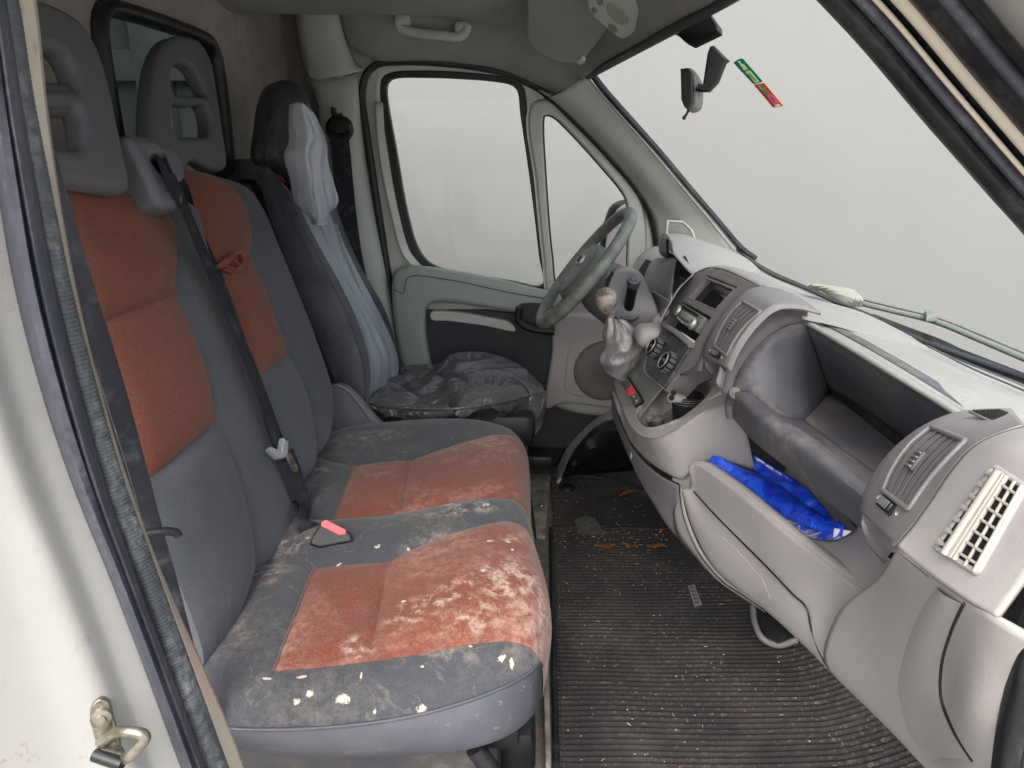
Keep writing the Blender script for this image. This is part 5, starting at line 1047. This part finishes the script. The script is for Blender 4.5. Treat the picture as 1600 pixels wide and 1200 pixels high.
# ================================================================== THINGS ON AND ROUND THE DASH
ash = thing('ashtray_cup', 'black ribbed plastic cup standing in the console tray with a cigarette lighter in it', 'cup', bc+np.array((.03, .0, 0)))
cc0 = P(1075, 640, 'Y', 1.33); cup0 = P(1074, 616, 'Y', 1.36)
lathe('cup_body', [(.024, -.075), (.030, -.012), (.032, -.010), (.032, .0), (.029, .0), (.028, -.02), (.022, -.05)], cup0, (0, 0, 1), M['black'], ash, k=36)
for k in range(3): tube('cup_rib', [cup0+np.array((.0325*math.cos(t), .0325*math.sin(t), -.004-.005*k)) for t in np.linspace(0, 2*math.pi, 37)[:-1]], .0012, M['dark'], ash, closed=True, n=40, k=6)
lighter = thing('socket_plug', 'pale grey ribbed plug lying across the rim of the black cup', 'plug', P(1058, 622, 'Y', 1.34))
a_ = P(1048, 618, 'Y', 1.33); b_ = P(1066, 626, 'Y', 1.33)
tube('plug_body', [P(1047, 622, 'Y', 1.335), P(1067, 623, 'Y', 1.345)], (.011, .009), M['beige_vent'], lighter, n=8, k=16)
for k in range(5): box('plug_rib', P(1058+k*3, 617+k*.8, 'Y', 1.34), (.0022, .016, .006), M['beige_vent'], lighter, bevel=.0008)
lathe('plug_hole', [(.001, .002), (.005, .002), (.006, -.002)], P(1049, 621, 'Y', 1.325), (-.4, -.8, .4), M['shade_black'], lighter, k=14); lathe('plug_hole', [(.001, .002), (.005, .002), (.006, -.002)], P(1052, 613, 'Y', 1.335), (-.4, -.8, .5), M['shade_black'], lighter, k=14)
for nm, q, yy, lab in (('lighter_cap', (1027, 655), 1.40, 'round black socket cap at the near end of the console tray'), ('lighter_cap', (1016, 652), 1.43, 'small pale socket cap behind the black one in the console tray')):
    t_ = thing(nm, lab, 'cap', P(q[0], q[1]+8, 'Y', yy)); r0 = .0125 if yy < 1.42 else .0095; c_ = P(q[0], q[1], 'Y', yy)
    lathe('cap_top', [(.001, .004), (r0*.7, .0045), (r0, .002), (r0*1.02, -.006)], c_, (-.25, -.15, 1), M['switch_grey'] if yy < 1.42 else M['bezel'], t_, k=28)
    lathe('cap_stem', [(r0*.95, -.007), (r0*.97, -.012), (r0*.86, -.014), (r0*.9, -.022)], c_, (-.25, -.15, 1), M['dark'], t_, k=28)
# blue plastic packets in the bin
s = NB('blue_plastic_film'); f = s.noise(16, 6, .65, dist=1.5); wr = s.noise(40, 5, .6, dist=1); wl = s.ramp(s.noise(20, 4, .6, stretch=(1, 3, 1)), .60, .66)
M['blue'] = s.done(s.mix(s.ramp(f, .35, .7), lin((14, 48, 196)), lin((32, 96, 236))), .22, s.bump(wr, .6, .01, s.bump(f, .5, .02)), .6)
s = NB('blue_film_white_edge'); f = s.noise(30, 5, .7, stretch=(1, 2, 1), dist=.6); M['bluewhite'] = s.done(s.mix(s.ramp(f, .48, .54), lin((30, 80, 220)), lin((212, 208, 206))), .3, s.bump(f, .5, .01), .5)
M['blue2'] = NB('violet_blue_film').done(lin((34, 38, 150)), .3)
pk = thing('blue_packet', 'crinkled bright blue plastic packet with white edge lying in the open bin', 'packet', P(1200, 800, 'Y', 1.08))
def crk(a, sc=20, seed=0):
    def f(G):
        o_ = G.copy()
        for i in range(G.shape[0]):
            for j in range(G.shape[1]):
                p = G[i, j]; o_[i, j] = p+np.array((-.3, -.3, 1))*a*(1-2*abs(nz(p, sc, seed)))*min(1, i/3, (G.shape[0]-1-i)/3)
        return o_
    return f
p0_ = [P(1098, 727, 'Y', 1.26), P(1120, 755, 'Y', 1.22), P(1150, 782, 'Y', 1.17), P(1192, 812, 'Y', 1.10), P(1235, 832, 'Y', 1.04), P(1268, 843, 'Y', 1.0), P(1308, 846, 'Y', .97)]
p1_ = [P(1108, 722, 'Y', 1.27), P(1135, 742, 'Y', 1.24), P(1168, 768, 'Y', 1.19), P(1205, 798, 'Y', 1.12), P(1245, 818, 'Y', 1.06), P(1280, 832, 'Y', 1.02), P(1316, 840, 'Y', .975)]
p2_ = [P(1125, 722, 'Y', 1.29), P(1160, 732, 'Y', 1.26), P(1200, 750, 'Y', 1.22), P(1240, 775, 'Y', 1.16), P(1275, 800, 'Y', 1.10), P(1302, 818, 'Y', 1.05), P(1326, 828, 'Y', 1.0)]
p3_ = off(p2_, .05, .02, -.04)
loft('packet_film', [p1_, [a*.5+b*.5+np.array((-.006, -.004, .016)) for a, b in zip(p1_, p2_)], p2_, p3_], M['blue'], pk, n=60, m=8, disp=crk(.005), ang=70)
loft('packet_seam_edge', [p0_, p1_], M['bluewhite'], pk, n=60, m=5, disp=crk(.003, 30), ang=70)
loft('packet_underside', [off(p0_, .03, .02, -.035), p0_], M['blue2'], pk, n=40, m=4)
prism('packet_label', [P(x, y, 'Y', .985) for x, y in ((1304, 826), (1330, 830), (1316, 844), (1302, 840))], (0, .002, 0), M['white_print'], pk, 0)
pk2 = thing('blue_packet', 'second blue plastic packet standing folded on edge behind the first', 'packet', P(1200, 730, 'Y', 1.25))
loft('packet_film', [[P(1142, 693, 'Y', 1.32), P(1156, 712, 'Y', 1.30), P(1180, 735, 'Y', 1.26), P(1215, 757, 'Y', 1.2), P(1250, 782, 'Y', 1.14), P(1290, 812, 'Y', 1.08)], [P(1148, 696, 'Y', 1.32), P(1172, 709, 'Y', 1.30), P(1205, 728, 'Y', 1.26), P(1240, 750, 'Y', 1.2), P(1268, 774, 'Y', 1.14), P(1300, 812, 'Y', 1.08)], [P(1160, 704, 'Y', 1.36), P(1190, 718, 'Y', 1.34), P(1220, 738, 'Y', 1.30), P(1256, 765, 'Y', 1.24), P(1280, 795, 'Y', 1.18), P(1310, 820, 'Y', 1.12)]], M['blue'], pk2, n=50, m=5, disp=crk(.003, 24), ang=70)
loft('packet_seam_edge', [[P(1143, 693, 'Y', 1.315), P(1175, 710, 'Y', 1.29), P(1205, 729, 'Y', 1.25), P(1238, 750, 'Y', 1.19)], [P(1147, 699, 'Y', 1.31), P(1176, 715, 'Y', 1.285), P(1206, 735, 'Y', 1.245), P(1240, 755, 'Y', 1.185)]], M['bluewhite'], pk2, n=30, m=2)
# --- steering wheel
sw_c = np.array((.172, 1.95, .797)); sw_d = np.array((.245, 0, .31)); sw_d /= np.linalg.norm(sw_d); sw_n = np.array((-sw_d[2], 0, sw_d[0])); sw_y = np.array((0, 1.0, 0))
s = NB('worn_wheel_skin'); f = s.noise(28, 7, .72); f2 = s.noise(160, 4, .7); f3 = s.noise(8, 3)
cc = s.mix(s.ramp(f, .3, .7), lin((88, 93, 90)), lin((118, 122, 117))); cc = s.mix(s.math('MULTIPLY', s.math('MULTIPLY', s.ramp(f2, .50, .62), s.ramp(f, .46, .6)), .4), cc, lin((160, 160, 150)))
M['worn'] = s.done(cc, .5, s.bump(f2, .5, .002))
sw = thing('steering_wheel', 'worn grey steering wheel with oval badge on its airbag pad', 'steering wheel', tuple(sw_c))
def W(r, deg, h=0): t = R(deg); return sw_c+(sw_d*math.cos(t)+sw_y*math.sin(t))*r+sw_n*h
tube('rim', [W(.188, a) for a in range(0, 360, 10)], (.0170, .0158), M['worn'], sw, n=120, k=14, closed=True)
def ring(pts_r, h, scale=1): return [W(r*scale*.92, a, h) for a, r in pts_r]
hubo = [(0, .082), (35, .098), (60, .112), (90, .108), (120, .108), (150, .112), (180, .112), (210, .112), (240, .108), (270, .108), (300, .112), (325, .098)]
M['pad'] = plastic('airbag_pad_plastic', (104, 110, 108), .45, .25, (150, 152, 146), 900, .3)
loft('airbag_pad', [ring(hubo, -.035), ring(hubo, -.012), ring(hubo, .008, .93), ring(hubo, .018, .7), ring(hubo, .022, .02)], M['pad'], sw, n=60, m=5, closed=True, ang=60)
tube('pad_seam', ring(hubo, .013, .86), .0012, M['dark'], sw, n=80, k=6, closed=True)
for a0 in (75, 285, 165, 195):
    tube('spoke', [W(.08, a0, -.018), W(.13, a0+(3 if a0 < 180 else -3), -.020), W(.182, a0+(6 if a0 < 180 else -6), -.006)], (.022 if a0 in (75, 285) else .016, .010), M['worn'], sw, n=16, k=12, up=sw_n)
bd = lathe('badge', [(.001, .003), (.026, .003), (.030, .001), (.031, -.002)], W(.012, 0, .023), sw_n, M['chalk'], sw, k=36, squash=(.55, 1))
tube('badge_ring', [W(.012, 0, .026)+sw_d*.0165*math.cos(t)+sw_y*.0295*math.sin(t) for t in np.linspace(0, 2*math.pi, 41)[:-1]], .0018, M['silver'], bd, closed=True, n=50, k=6)
for k in (-.012, -.004, .004, .012): tube('badge_bar', [W(.012, 0, .027)+sw_y*k-sw_d*.009+sw_y*.003, W(.012, 0, .027)+sw_y*k+sw_d*.009-sw_y*.003], .0014, M['dark'], bd, n=4, k=6)
box('pad_emboss', W(-.066, 0, .019), (.008, .014, .001), M['dark'], sw, ax=(sw_d, sw_y, sw_n), bevel=0)
box('pad_emboss', W(-.066, 0, .0192)+sw_y*.012, (.008, .004, .001), M['dark'], sw, ax=(sw_d, sw_y, sw_n), bevel=0)
col = thing('steering_column', 'dark plastic steering column cowl with stalks behind the wheel', 'steering column', tuple(sw_c-sw_n*.1))
loft('column_cowl', [ring([(0, .060), (45, .062), (90, .060), (135, .066), (180, .075), (225, .066), (270, .060), (315, .062)], -.04), ring([(0, .075), (45, .078), (90, .074), (135, .08), (180, .09), (225, .08), (270, .074), (315, .078)], -.07), ring([(0, .078), (45, .08), (90, .074), (135, .08), (180, .09), (225, .08), (270, .074), (315, .08)], -.22)], M['mid'], col, n=40, m=6, closed=True, ang=50)
box('column_upper_cowl', W(.055, -60, -.09), (.05, .09, .07), M['mid'], col, ax=(sw_d, sw_y, sw_n), bevel=.018, seg=4)
lathe('ignition_barrel', [(.001, .012), (.012, .012), (.016, .004), (.016, -.03)], P(964, 428, 'Y', 1.84), (-.2, -.6, .7), M['switch_grey'], col, k=20)
st_a, st_b = P(990, 440, 'Y', 1.74), P(981, 486, 'Y', 1.80)
tube('stalk', [st_a, st_a*.5+st_b*.5, st_b], .0135, M['black'], col, n=14, k=16)
ax_ = (st_a-st_b)/np.linalg.norm(st_a-st_b); lathe('stalk_cap', [(.001, .012), (.008, .012), (.010, .009), (.0155, .008), (.0165, .002), (.0165, -.008), (.0135, -.016)], st_a, ax_, M['dark'], col, k=28)
tube('stalk_ring', [st_a+ax_*.011+np.cross(ax_, [0, 1, 0])*.0085*math.cos(t)+np.cross(ax_, np.cross(ax_, [0, 1, 0]))*.0085*math.sin(t) for t in np.linspace(0, 2*math.pi, 25)[:-1]], .0008, M['bezel'], col, closed=True, n=30, k=6)
lathe('stalk_socket', [(.034, .006), (.036, .0), (.030, -.004), (.020, -.03), (.001, -.03)], P(981, 486, 'Y', 1.80), ax_, M['dark'], col, k=28)
loft('column_lower_shroud', [Y(1.80, (962, 420), (985, 416), (1004, 430), (1010, 448)), Y(1.80, (950, 450), (975, 455), (1005, 462), (1022, 470)), Y(1.78, (955, 490), (985, 500), (1010, 505), (1030, 500)), Y(1.82, (975, 560), (990, 560), (1005, 550), (1022, 530))], M['mid'], col, n=20, m=6, th=.004)
# --- gear lever
gl_ = thing('gear_lever', 'gear lever with worn ball knob and crumpled silver-grey gaiter', 'gear lever', P(975, 580, 'Y', 1.66))
kc = P(947, 468, 'Y', 1.66)
s = NB('worn_knob_skin'); f = s.noise(45, 6, .7); M['knob'] = s.done(s.mix(s.ramp(f, .4, .6), lin((94, 88, 80)), lin((156, 150, 138))), .6, s.bump(f, .5, .002))
kx = np.array((-.15, -.2, 1.0)); kx /= np.linalg.norm(kx)
lathe('gear_knob', [(.001, .029), (.010, .0275), (.019, .022), (.0255, .013), (.0275, .002), (.0265, -.008), (.021, -.019), (.014, -.028), (.010, -.034)], kc, kx, M['knob'], gl_, k=32)
sh_b = P(958, 496, 'Y', 1.66)
tube('gear_shaft', [kc-kx*.03, sh_b], .008, M['bezel'], gl_, n=6); lathe('shaft_collar', [(.008, .006), (.013, .004), (.013, -.004), (.008, -.006)], P(955, 487, 'Y', 1.66), kx, M['mid'], gl_, k=20)
s = NB('silver_gaiter'); f = s.noise(7, 4, .6, dist=1.2); f2 = s.noise(50, 5, .7)
M['gaiter'] = s.done(s.mix(s.ramp(f, .35, .65), lin((112, 112, 115)), s.mix(s.ramp(f2, .4, .7), lin((128, 125, 121)), lin((150, 145, 138)))), .36, s.bump(f, .7, .02), .5, metal=.08)
rings = []
for (x0, y0, x1, y1) in ((953, 495, 972, 499), (950, 506, 984, 508), (946, 524, 998, 526), (946, 544, 1003, 546), (939, 560, 990, 566), (948, 580, 976, 592)):
    a = P(x0, y0, 'Y', 1.66); b = P(x1, y1, 'Y', 1.66); c = (a+b)/2; hx = (b-a)/2; rr = np.linalg.norm(hx)
    rings.append([c+hx*math.cos(t)+np.array((0, -rr*.9, 0))*math.sin(t) for t in np.linspace(0, 2*math.pi, 17)[:-1]])
def gfold(G):
    o_ = G.copy(); c = G.mean(axis=0)
    for i in range(G.shape[0]):
        for j in range(G.shape[1]):
            p = G[i, j]; d = p-c[j]; a = math.atan2(d[1], d[0]); tt = j/G.shape[1]
            o_[i, j] = p+d/np.linalg.norm(d)*(.004*math.sin(a*9)*max(0, .5-tt)*3+.009*(1-2*abs(noise.noise(Vector((a*1.1, tt*4, 3)))))*min(1, tt*3))
    return o_
loft('gaiter', rings, M['gaiter'], gl_, n=60, m=7, closed=True, disp=gfold, ang=70)
# --- rear view mirror, windscreen stickers, wiper
rm = thing('rear_view_mirror', 'black and grey rear view mirror hanging from the windscreen on its stalk', 'mirror', P(1118, 90, 'Y', 1.55))
MP = (P(1118, 90, 'Y', 1.55), (-.4, -.9, .1))
plate('mirror_mount', [(1109, 72), (1115, 70), (1139, 94), (1134, 98), (1122, 128), (1108, 143), (1096, 142), (1098, 128), (1105, 82)], [], MP, .018, .005, M['black'], rm, smooth=False)
tube('mirror_arm', [P(1106, 138, MP), P(1098, 138, MP), P(1090, 136, MP)], .008, M['black'], rm, n=8)
plate('mirror_casing', [(1066, 107), (1080, 106), (1088, 116), (1092, 128), (1092, 160), (1088, 168), (1076, 172), (1070, 168)], [], MP, .05, .008, M['bezel'], rm, n=40)
plate('mirror_bezel', [(1063, 107), (1077, 106), (1082, 114), (1082, 160), (1076, 170), (1069, 167), (1064, 155)], [], (np.array(MP[0])+np.array(MP[1])*.024, MP[1]), .02, .003, M['black'], rm, smooth=False)
tube('dipping_tab', [P(1076, 172, MP), P(1073, 178, MP), P(1069, 184, MP)], .0028, M['black'], rm, n=10); lathe('tab_end', [(.001, .004), (.004, .002), (.004, -.002), (.001, -.004)], P(1069, 184, MP), (1, 0, 0), M['black'], rm, k=12)
GPn = np.array((-.72, -.08, -.69)); STP = (P(1160, 110, 'Y', 1.50), (-.75, -.55, -.3))
M['stgreen'] = NB('green_sticker').done(lin((16, 128, 92)), .4); M['storange'] = NB('orange_sticker').done(lin((198, 74, 34)), .4); M['styellow'] = NB('sticker_pale_yellow').done(lin((196, 204, 140)), .5); M['stpink'] = NB('sticker_pink_print').done(lin((182, 96, 132)), .5); M['stcream'] = NB('sticker_cream').done(lin((214, 210, 184)), .5)
def sticker(lab, outl, m, shapes):
    t_ = thing('windscreen_sticker', lab, 'sticker', P(outl[0][0], outl[0][1], STP)); b_ = plate('sticker_sheet', outl, [], STP, .001, .0002, M[m], t_, smooth=False)
    for nm, mm, q in shapes: plate(nm, q, [], (np.array(STP[0])+np.array(STP[1])*.0012, STP[1]), .0006, .0001, M[mm], b_, smooth=False)
Zc = lambda l: [(1120+x/13.333, 80+y/13.333) for x, y in l]
sticker('green rounded windscreen sticker with a pale tower print, upper of the joined pair', Zc([(345, 240), (420, 180), (510, 150), (560, 175), (945, 610), (940, 640), (790, 695), (740, 670), (440, 350)]), 'stgreen',
    [('tower_print', 'stcream', Zc([(430, 215), (460, 200), (510, 265), (560, 280), (640, 375), (570, 405), (500, 310), (475, 295), (485, 275)])), ('digit_print', 'styellow', Zc([(590, 425), (650, 400), (700, 420), (885, 650), (800, 675), (740, 590), (660, 480), (640, 490)])), ('digit_gap_print', 'stgreen', Zc([(655, 450), (690, 450), (820, 600), (800, 615), (740, 560)])), ('code_print', 'stcream', Zc([(790, 630), (860, 612), (885, 650), (800, 678)]))])
sticker('orange windscreen sticker with pink print, lower of the joined pair', Zc([(770, 705), (960, 662), (1000, 675), (1378, 1130), (1370, 1145), (1190, 1178), (1160, 1165)]), 'storange',
    [('green_print', 'stgreen', Zc([(840, 710), (920, 690), (1090, 890), (1030, 905), (990, 880)])), ('tower_print', 'stcream', Zc([(860, 715), (890, 700), (930, 760), (990, 775), (1080, 880), (1010, 900), (930, 800), (900, 780)])), ('seal_print', 'stpink', Zc([(1020, 915), (1120, 905), (1200, 960), (1275, 1060), (1280, 1105), (1190, 1115), (1130, 1040)])), ('seal_centre_print', 'storange', Zc([(1130, 960), (1180, 975), (1225, 1040), (1200, 1050), (1150, 1010)])), ('code_print', 'stcream', Zc([(1200, 1120), (1300, 1105), (1320, 1145), (1230, 1165)]))])
wp = thing('windscreen_wiper', 'grey windscreen wiper arm resting outside along the glass foot', 'wiper', P(1400, 490, 'Z', .815))
wz = .818
s = NB('wiper_grey'); M['wiper'] = s.done(lin((104, 110, 107)), .45)
tube('wiper_blade', crv('Z', wz, (1345, 474), (1400, 487), (1460, 502), (1530, 530), (1596, 558), (1640, 576)), (.0075, .005), M['wiper'], wp, n=40, up=(0, 0, 1))
tube('wiper_spine', off(crv('Z', wz, (1350, 470), (1400, 482), (1460, 497), (1530, 524), (1596, 552), (1640, 570)), 0, 0, .002), .0025, M['bezel'], wp, n=40)
tube('wiper_arm', off(crv('Z', wz, (1345, 470), (1400, 490), (1450, 508), (1520, 545), (1600, 590)), .03, 0, -.03), (.006, .003), M['black'], wp, n=30)
prism('blade_clip', [P(x, y, 'Z', wz+.004) for x, y in ((1443, 494), (1458, 496), (1464, 503), (1446, 503))], (0, 0, .012), M['wiper'], wp, .002)
cap = thing('wiper_spindle_cap', 'pale rounded spindle cap at the foot of the windscreen', 'cap', P(1310, 462, 'Z', .82))
M['capw'] = plastic('pale_cap_plastic', (150, 150, 143), .45, .2, (150, 146, 136))
loft('cap_shell', [crv('Z', .825, (1262, 447), (1280, 452), (1300, 464), (1325, 476), (1344, 475)), crv('Z', .838, (1268, 445), (1290, 450), (1315, 460), (1335, 468), (1347, 471)), crv('Z', .825, (1275, 445), (1305, 449), (1328, 453), (1342, 462), (1348, 471))], M['capw'], cap, n=30, m=8, th=.006)
tube('cap_front_rib', crv('Z', .822, (1264, 447), (1280, 450), (1310, 462), (1330, 474), (1345, 475)), (.008, .006), M['capw'], cap, n=30)
# ================================================================== FLOOR MAT AND LITTER
mat_ = thing('floor_mat', 'black ribbed rubber floor mat strewn with crumbs, curling up under the dashboard', 'floor mat', (.5, 1.4, 0))
s = NB('dusty_mat_pile'); f = s.noise(4, 6, .65, dist=.5); f2 = s.noise(90, 5, .75); f3 = s.noise(420, 3, .7); x = s.n('ShaderNodeSeparateXYZ'); s.l(s.pos, x.inputs[0])
crest = s.ramp(x.outputs[2], .006, .011)
cc = s.mix(s.ramp(f3, .3, .7), lin((34, 33, 35)), lin((52, 51, 52))); cc = s.mix(s.math('MULTIPLY', s.ramp(f, .4, .7), .5), cc, lin((76, 72, 69)))
cc = s.mix(s.math('MULTIPLY', s.math('MULTIPLY', crest, s.ramp(f2, .5, .75)), .5), cc, lin((150, 140, 126)))
M['mat'] = s.done(cc, .95, s.bump(f3, .6, .002), .1)
PITCH = .0142
def mat_piece(name, x0f, x1, y0, y1, px_per=6, worn=None):
    ny = int((y1-y0)/PITCH*px_per); nx = 60; V = []
    for i in range(ny+1):
        y = y0+(y1-y0)*i/ny
        for j in range(nx+1):
            a = x0f(y); x_ = a+(x1-a)*j/nx
            yy = y+.006*nz((x_, y, 0), 4)+.10*max(0, x_-.42)**1.6
            h = .006+.0045*(math.cos(2*math.pi*(y-y0)/PITCH)*.5+.5)**2
            if worn: h = .006+(h-.006)*worn(x_, y)
            lift = .9*max(0, x_-.60)**1.5
            if name == 'mat_sheet' and y > 1.75: lift += 0
            V.append((x_, yy, h+lift+.003*nz((x_, y, 1), 6)))
    return obj(name, V, grid_faces(ny+1, nx+1), M['mat'], mat_, ang=80)
xa = P(869, 1200, 'Z', 0)[0]; xb = P(862, 850, 'Z', 0)[0]
def wornf(x_, y):
    d = math.hypot((x_-.34)/.22, (y-2.0)/.16); return min(1, max(0, (d-.75)*3))
mat_piece('mat_sheet', lambda y: xa+(xb-xa)*(y-1.04)/.8, 1.0, .55, 1.92)
mat_piece('mat_far_sheet', lambda y: xb+.012, 1.0, 1.93, 2.36, worn=wornf)
tube('mat_edge_binding', [np.array((xa+(xb-xa)*(y-1.04)/.8, y, .007)) for y in (.55, .9, 1.2, 1.5, 1.92)], (.007, .005), M['rubber'], mat_, n=40)
tube('mat_stitching', [np.array((xa+.014+(xb-xa)*(y-1.04)/.8, y, .013)) for y in (.55, .9, 1.2, 1.5, 1.92)], .0012, M['carpet'], mat_, n=40, k=6)
tube('mat_far_edge', [P(862, 742, 'Z', .01), P(900, 742, 'Z', .012), P(960, 750, 'Z', .012), P(1010, 765, 'Z', .012)], (.006, .004), M['rubber'], mat_, n=20)
lathe('mat_fixing_knob', [(.001, .012), (.012, .012), (.020, .010), (.026, .004), (.028, 0)], P(886, 763, 'Z', .008), (0, 0, 1), M['black'], mat_, k=24)
s = NB('worn_grey_backing'); f = s.noise(40, 6, .7); M['rail2'] = s.done(s.mix(s.ramp(f, .35, .65), lin((84, 84, 80)), lin((52, 52, 50))), .8)
sv_ = obj('worn_patch', [P(x, y, 'Z', .0135) for x, y in ((897, 812), (915, 806), (930, 810), (940, 826), (950, 832), (930, 836), (903, 834))]+[P(920, 822, 'Z', .016)], [(i, (i+1) % 7, 7) for i in range(7)], M['rail2'], mat_)
s = NB('woven_tag'); M['tag'] = s.done(lin((112, 112, 112)), .8)
tagq = [P(x, y, 'Z', .0125) for x, y in ((1075, 916), (1085, 914), (1097, 945), (1085, 948))]
tgo = prism('mat_tag', tagq, (0, 0, .0015), M['tag'], mat_, 0)
TGF = Face(*tagq[:1], tagq[1], tagq[2], tagq[3])
for k in range(5): 
    v_ = .08+k*.18; prism('tag_letter', [TGF.at(.2, v_, .002), TGF.at(.8, v_, .002), TGF.at(.8, v_+.10, .002), TGF.at(.2, v_+.10, .002)], (0, 0, .0006), M['carpet'] , tgo, 0)
    prism('tag_letter', [TGF.at(.35, v_+.03, .0028), TGF.at(.8, v_+.03, .0028), TGF.at(.8, v_+.07, .0028), TGF.at(.35, v_+.07, .0028)], (0, 0, .0004), M['tag'], tgo, 0)
# seat rail and bracket on the floor beside the bench
rl_ = thing('floor_rail', 'dirty grey metal floor rail with a bolt between bench and mat', 'rail', P(845, 800, 'Z', 0))
s = NB('grimy_rail'); f = s.noise(25, 6, .7); M['rail'] = s.done(s.mix(s.ramp(f, .35, .65), lin((134, 130, 120)), lin((92, 88, 82))), .6, s.bump(f, .3, .003))
prism('rail_plate', [P(x, y, 'Z', .0) for x, y in ((828, 772), (858, 770), (852, 844), (838, 843))], (0, 0, .014), M['rail'], rl_, .003)
prism('rail_plate', [P(x, y, 'Z', .0) for x, y in ((820, 746), (861, 744), (858, 770), (822, 772))], (0, 0, .010), M['rail'], rl_, .002)
lathe('rail_bolt', [(.001, .006), (.008, .006), (.010, .002), (.013, 0)], P(846, 790, 'Z', .015), (0, 0, 1), M['steel'], rl_, k=20)
prism('side_rail', [P(x, y, 'Z', .0) for x, y in ((848, 1055), (857, 1052), (861, 1210), (852, 1212))], (0, 0, .03), M['rail'], rl_, .003)
ft = thing('footwell_bracket', 'black plastic bracket loop poking out below the glovebox', 'bracket', P(1210, 985, 'Z', .1))
tube('bracket_loop', [P(1176, 948, 'Z', .12), P(1180, 975, 'Z', .11), P(1192, 998, 'Z', .10), P(1215, 1008, 'Z', .09), P(1245, 1000, 'Z', .10)], .007, M['mid'], ft, n=30)
prism('bracket_web', [P(x, y, 'Z', .10) for x, y in ((1178, 945), (1190, 990), (1215, 1004), (1250, 996), (1240, 950))], (0, 0, -.006), M['black'], ft, .002)
# leaves
s = NB('dry_leaf'); f = s.noise(60, 5, .7); M['leaf'] = s.done(s.mix(s.ramp(f, .4, .65), lin((134, 78, 34)), lin((84, 50, 28))), .7, s.bump(f, .5, .003))
def leaf(x0, y0, x1, y1, wd, lab, seed):
    a = P(x0, y0, 'Z', .014); b = P(x1, y1, 'Z', .014); t_ = thing('dry_leaf', lab, 'leaf', (a+b)/2, group='dry leaves on the floor mat')
    d = b-a; s_ = np.cross(d, [0, 0, 1]); s_ /= np.linalg.norm(s_); V = []; rr = random.Random(seed)
    for i in range(11):
        t = i/10; w_ = wd*math.sin(math.pi*min(1, t*1.02))**.7*(1+.25*rr.uniform(-1, 1))
        for j in (-1, 0, 1): V.append(a+d*t+s_*w_*j+np.array((0, 0, .003+.004*abs(j)+.003*math.sin(t*7+seed))))
    o_ = obj('leaf_blade', V, grid_faces(11, 3), M['leaf'], t_, ang=60); solid(o_, .0006, 0)
leaf(928, 856, 962, 855, .010, 'brown dry leaf, leftmost of the three lying in a row across the mat', 1)
leaf(974, 852, 996, 858, .010, 'small curled brown leaf, middle of the three lying in a row across the mat', 2)
leaf(1010, 855, 1043, 856, .010, 'long orange-brown leaf, rightmost of the three lying in a row across the mat', 3)
leaf(968, 775, 994, 768, .010, 'dark brown leaf alone at the far end of the mat near the pedals', 4)
leaf(1030, 834, 1041, 828, .006, 'tiny pale dry leaf close to the console foot', 5)
# crumbs: specks of grit, chaff and lint
Vc, Fc = [], []; rr = random.Random(11)
for k in range(560):
    x_ = rr.uniform(.09, .62); y_ = rr.uniform(.95, 2.1)
    if rr.random() < .35: y_ = rr.gauss(1.86, .05)
    y_ = round((y_-.55)/PITCH)*PITCH+.55+PITCH*.5+rr.gauss(0, .0022)
    sz = rr.choice((.0006, .0008, .0010, .0016)); an = rr.uniform(0, 3.14) if rr.random() < .4 else rr.gauss(0, .2); el = rr.choice((1, 1.2, 2, 4, 7)) if sz < .0012 else 1.4
    yy = y_+.10*max(0, x_-.42)**1.6; c_, s_ = math.cos(an)*sz*el, math.sin(an)*sz*el; n_ = len(Vc); z_ = .0105+.9*max(0, x_-.60)**1.5
    Vc += [(x_-c_, yy-s_, z_), (x_+s_/el, yy-c_/el, z_), (x_+c_, yy+s_, z_), (x_-s_/el, yy+c_/el, z_), (x_, yy, z_+sz*1.4)]
    Fc += [(n_, n_+1, n_+4), (n_+1, n_+2, n_+4), (n_+2, n_+3, n_+4), (n_+3, n_, n_+4)]
s = NB('crumbs'); v = s.n('ShaderNodeTexVoronoi'); v.inputs['Scale'].default_value = 60; s.l(s.pos, v.inputs['Vector']); x = s.n('ShaderNodeSeparateXYZ'); s.l(v.outputs['Color'], x.inputs[0])
M['crumb'] = s.done(s.mix(s.ramp(x.outputs[0], .55, .8), lin((148, 134, 114)), s.mix(s.ramp(x.outputs[1], .5, .6), lin((140, 84, 48)), lin((184, 178, 168)))), .8)
o = obj('floor_crumbs', Vc, Fc, M['crumb'], flat=True); tag(o, 'pale crumbs, chaff and grit scattered over the black floor mat', 'crumbs', kind='stuff')
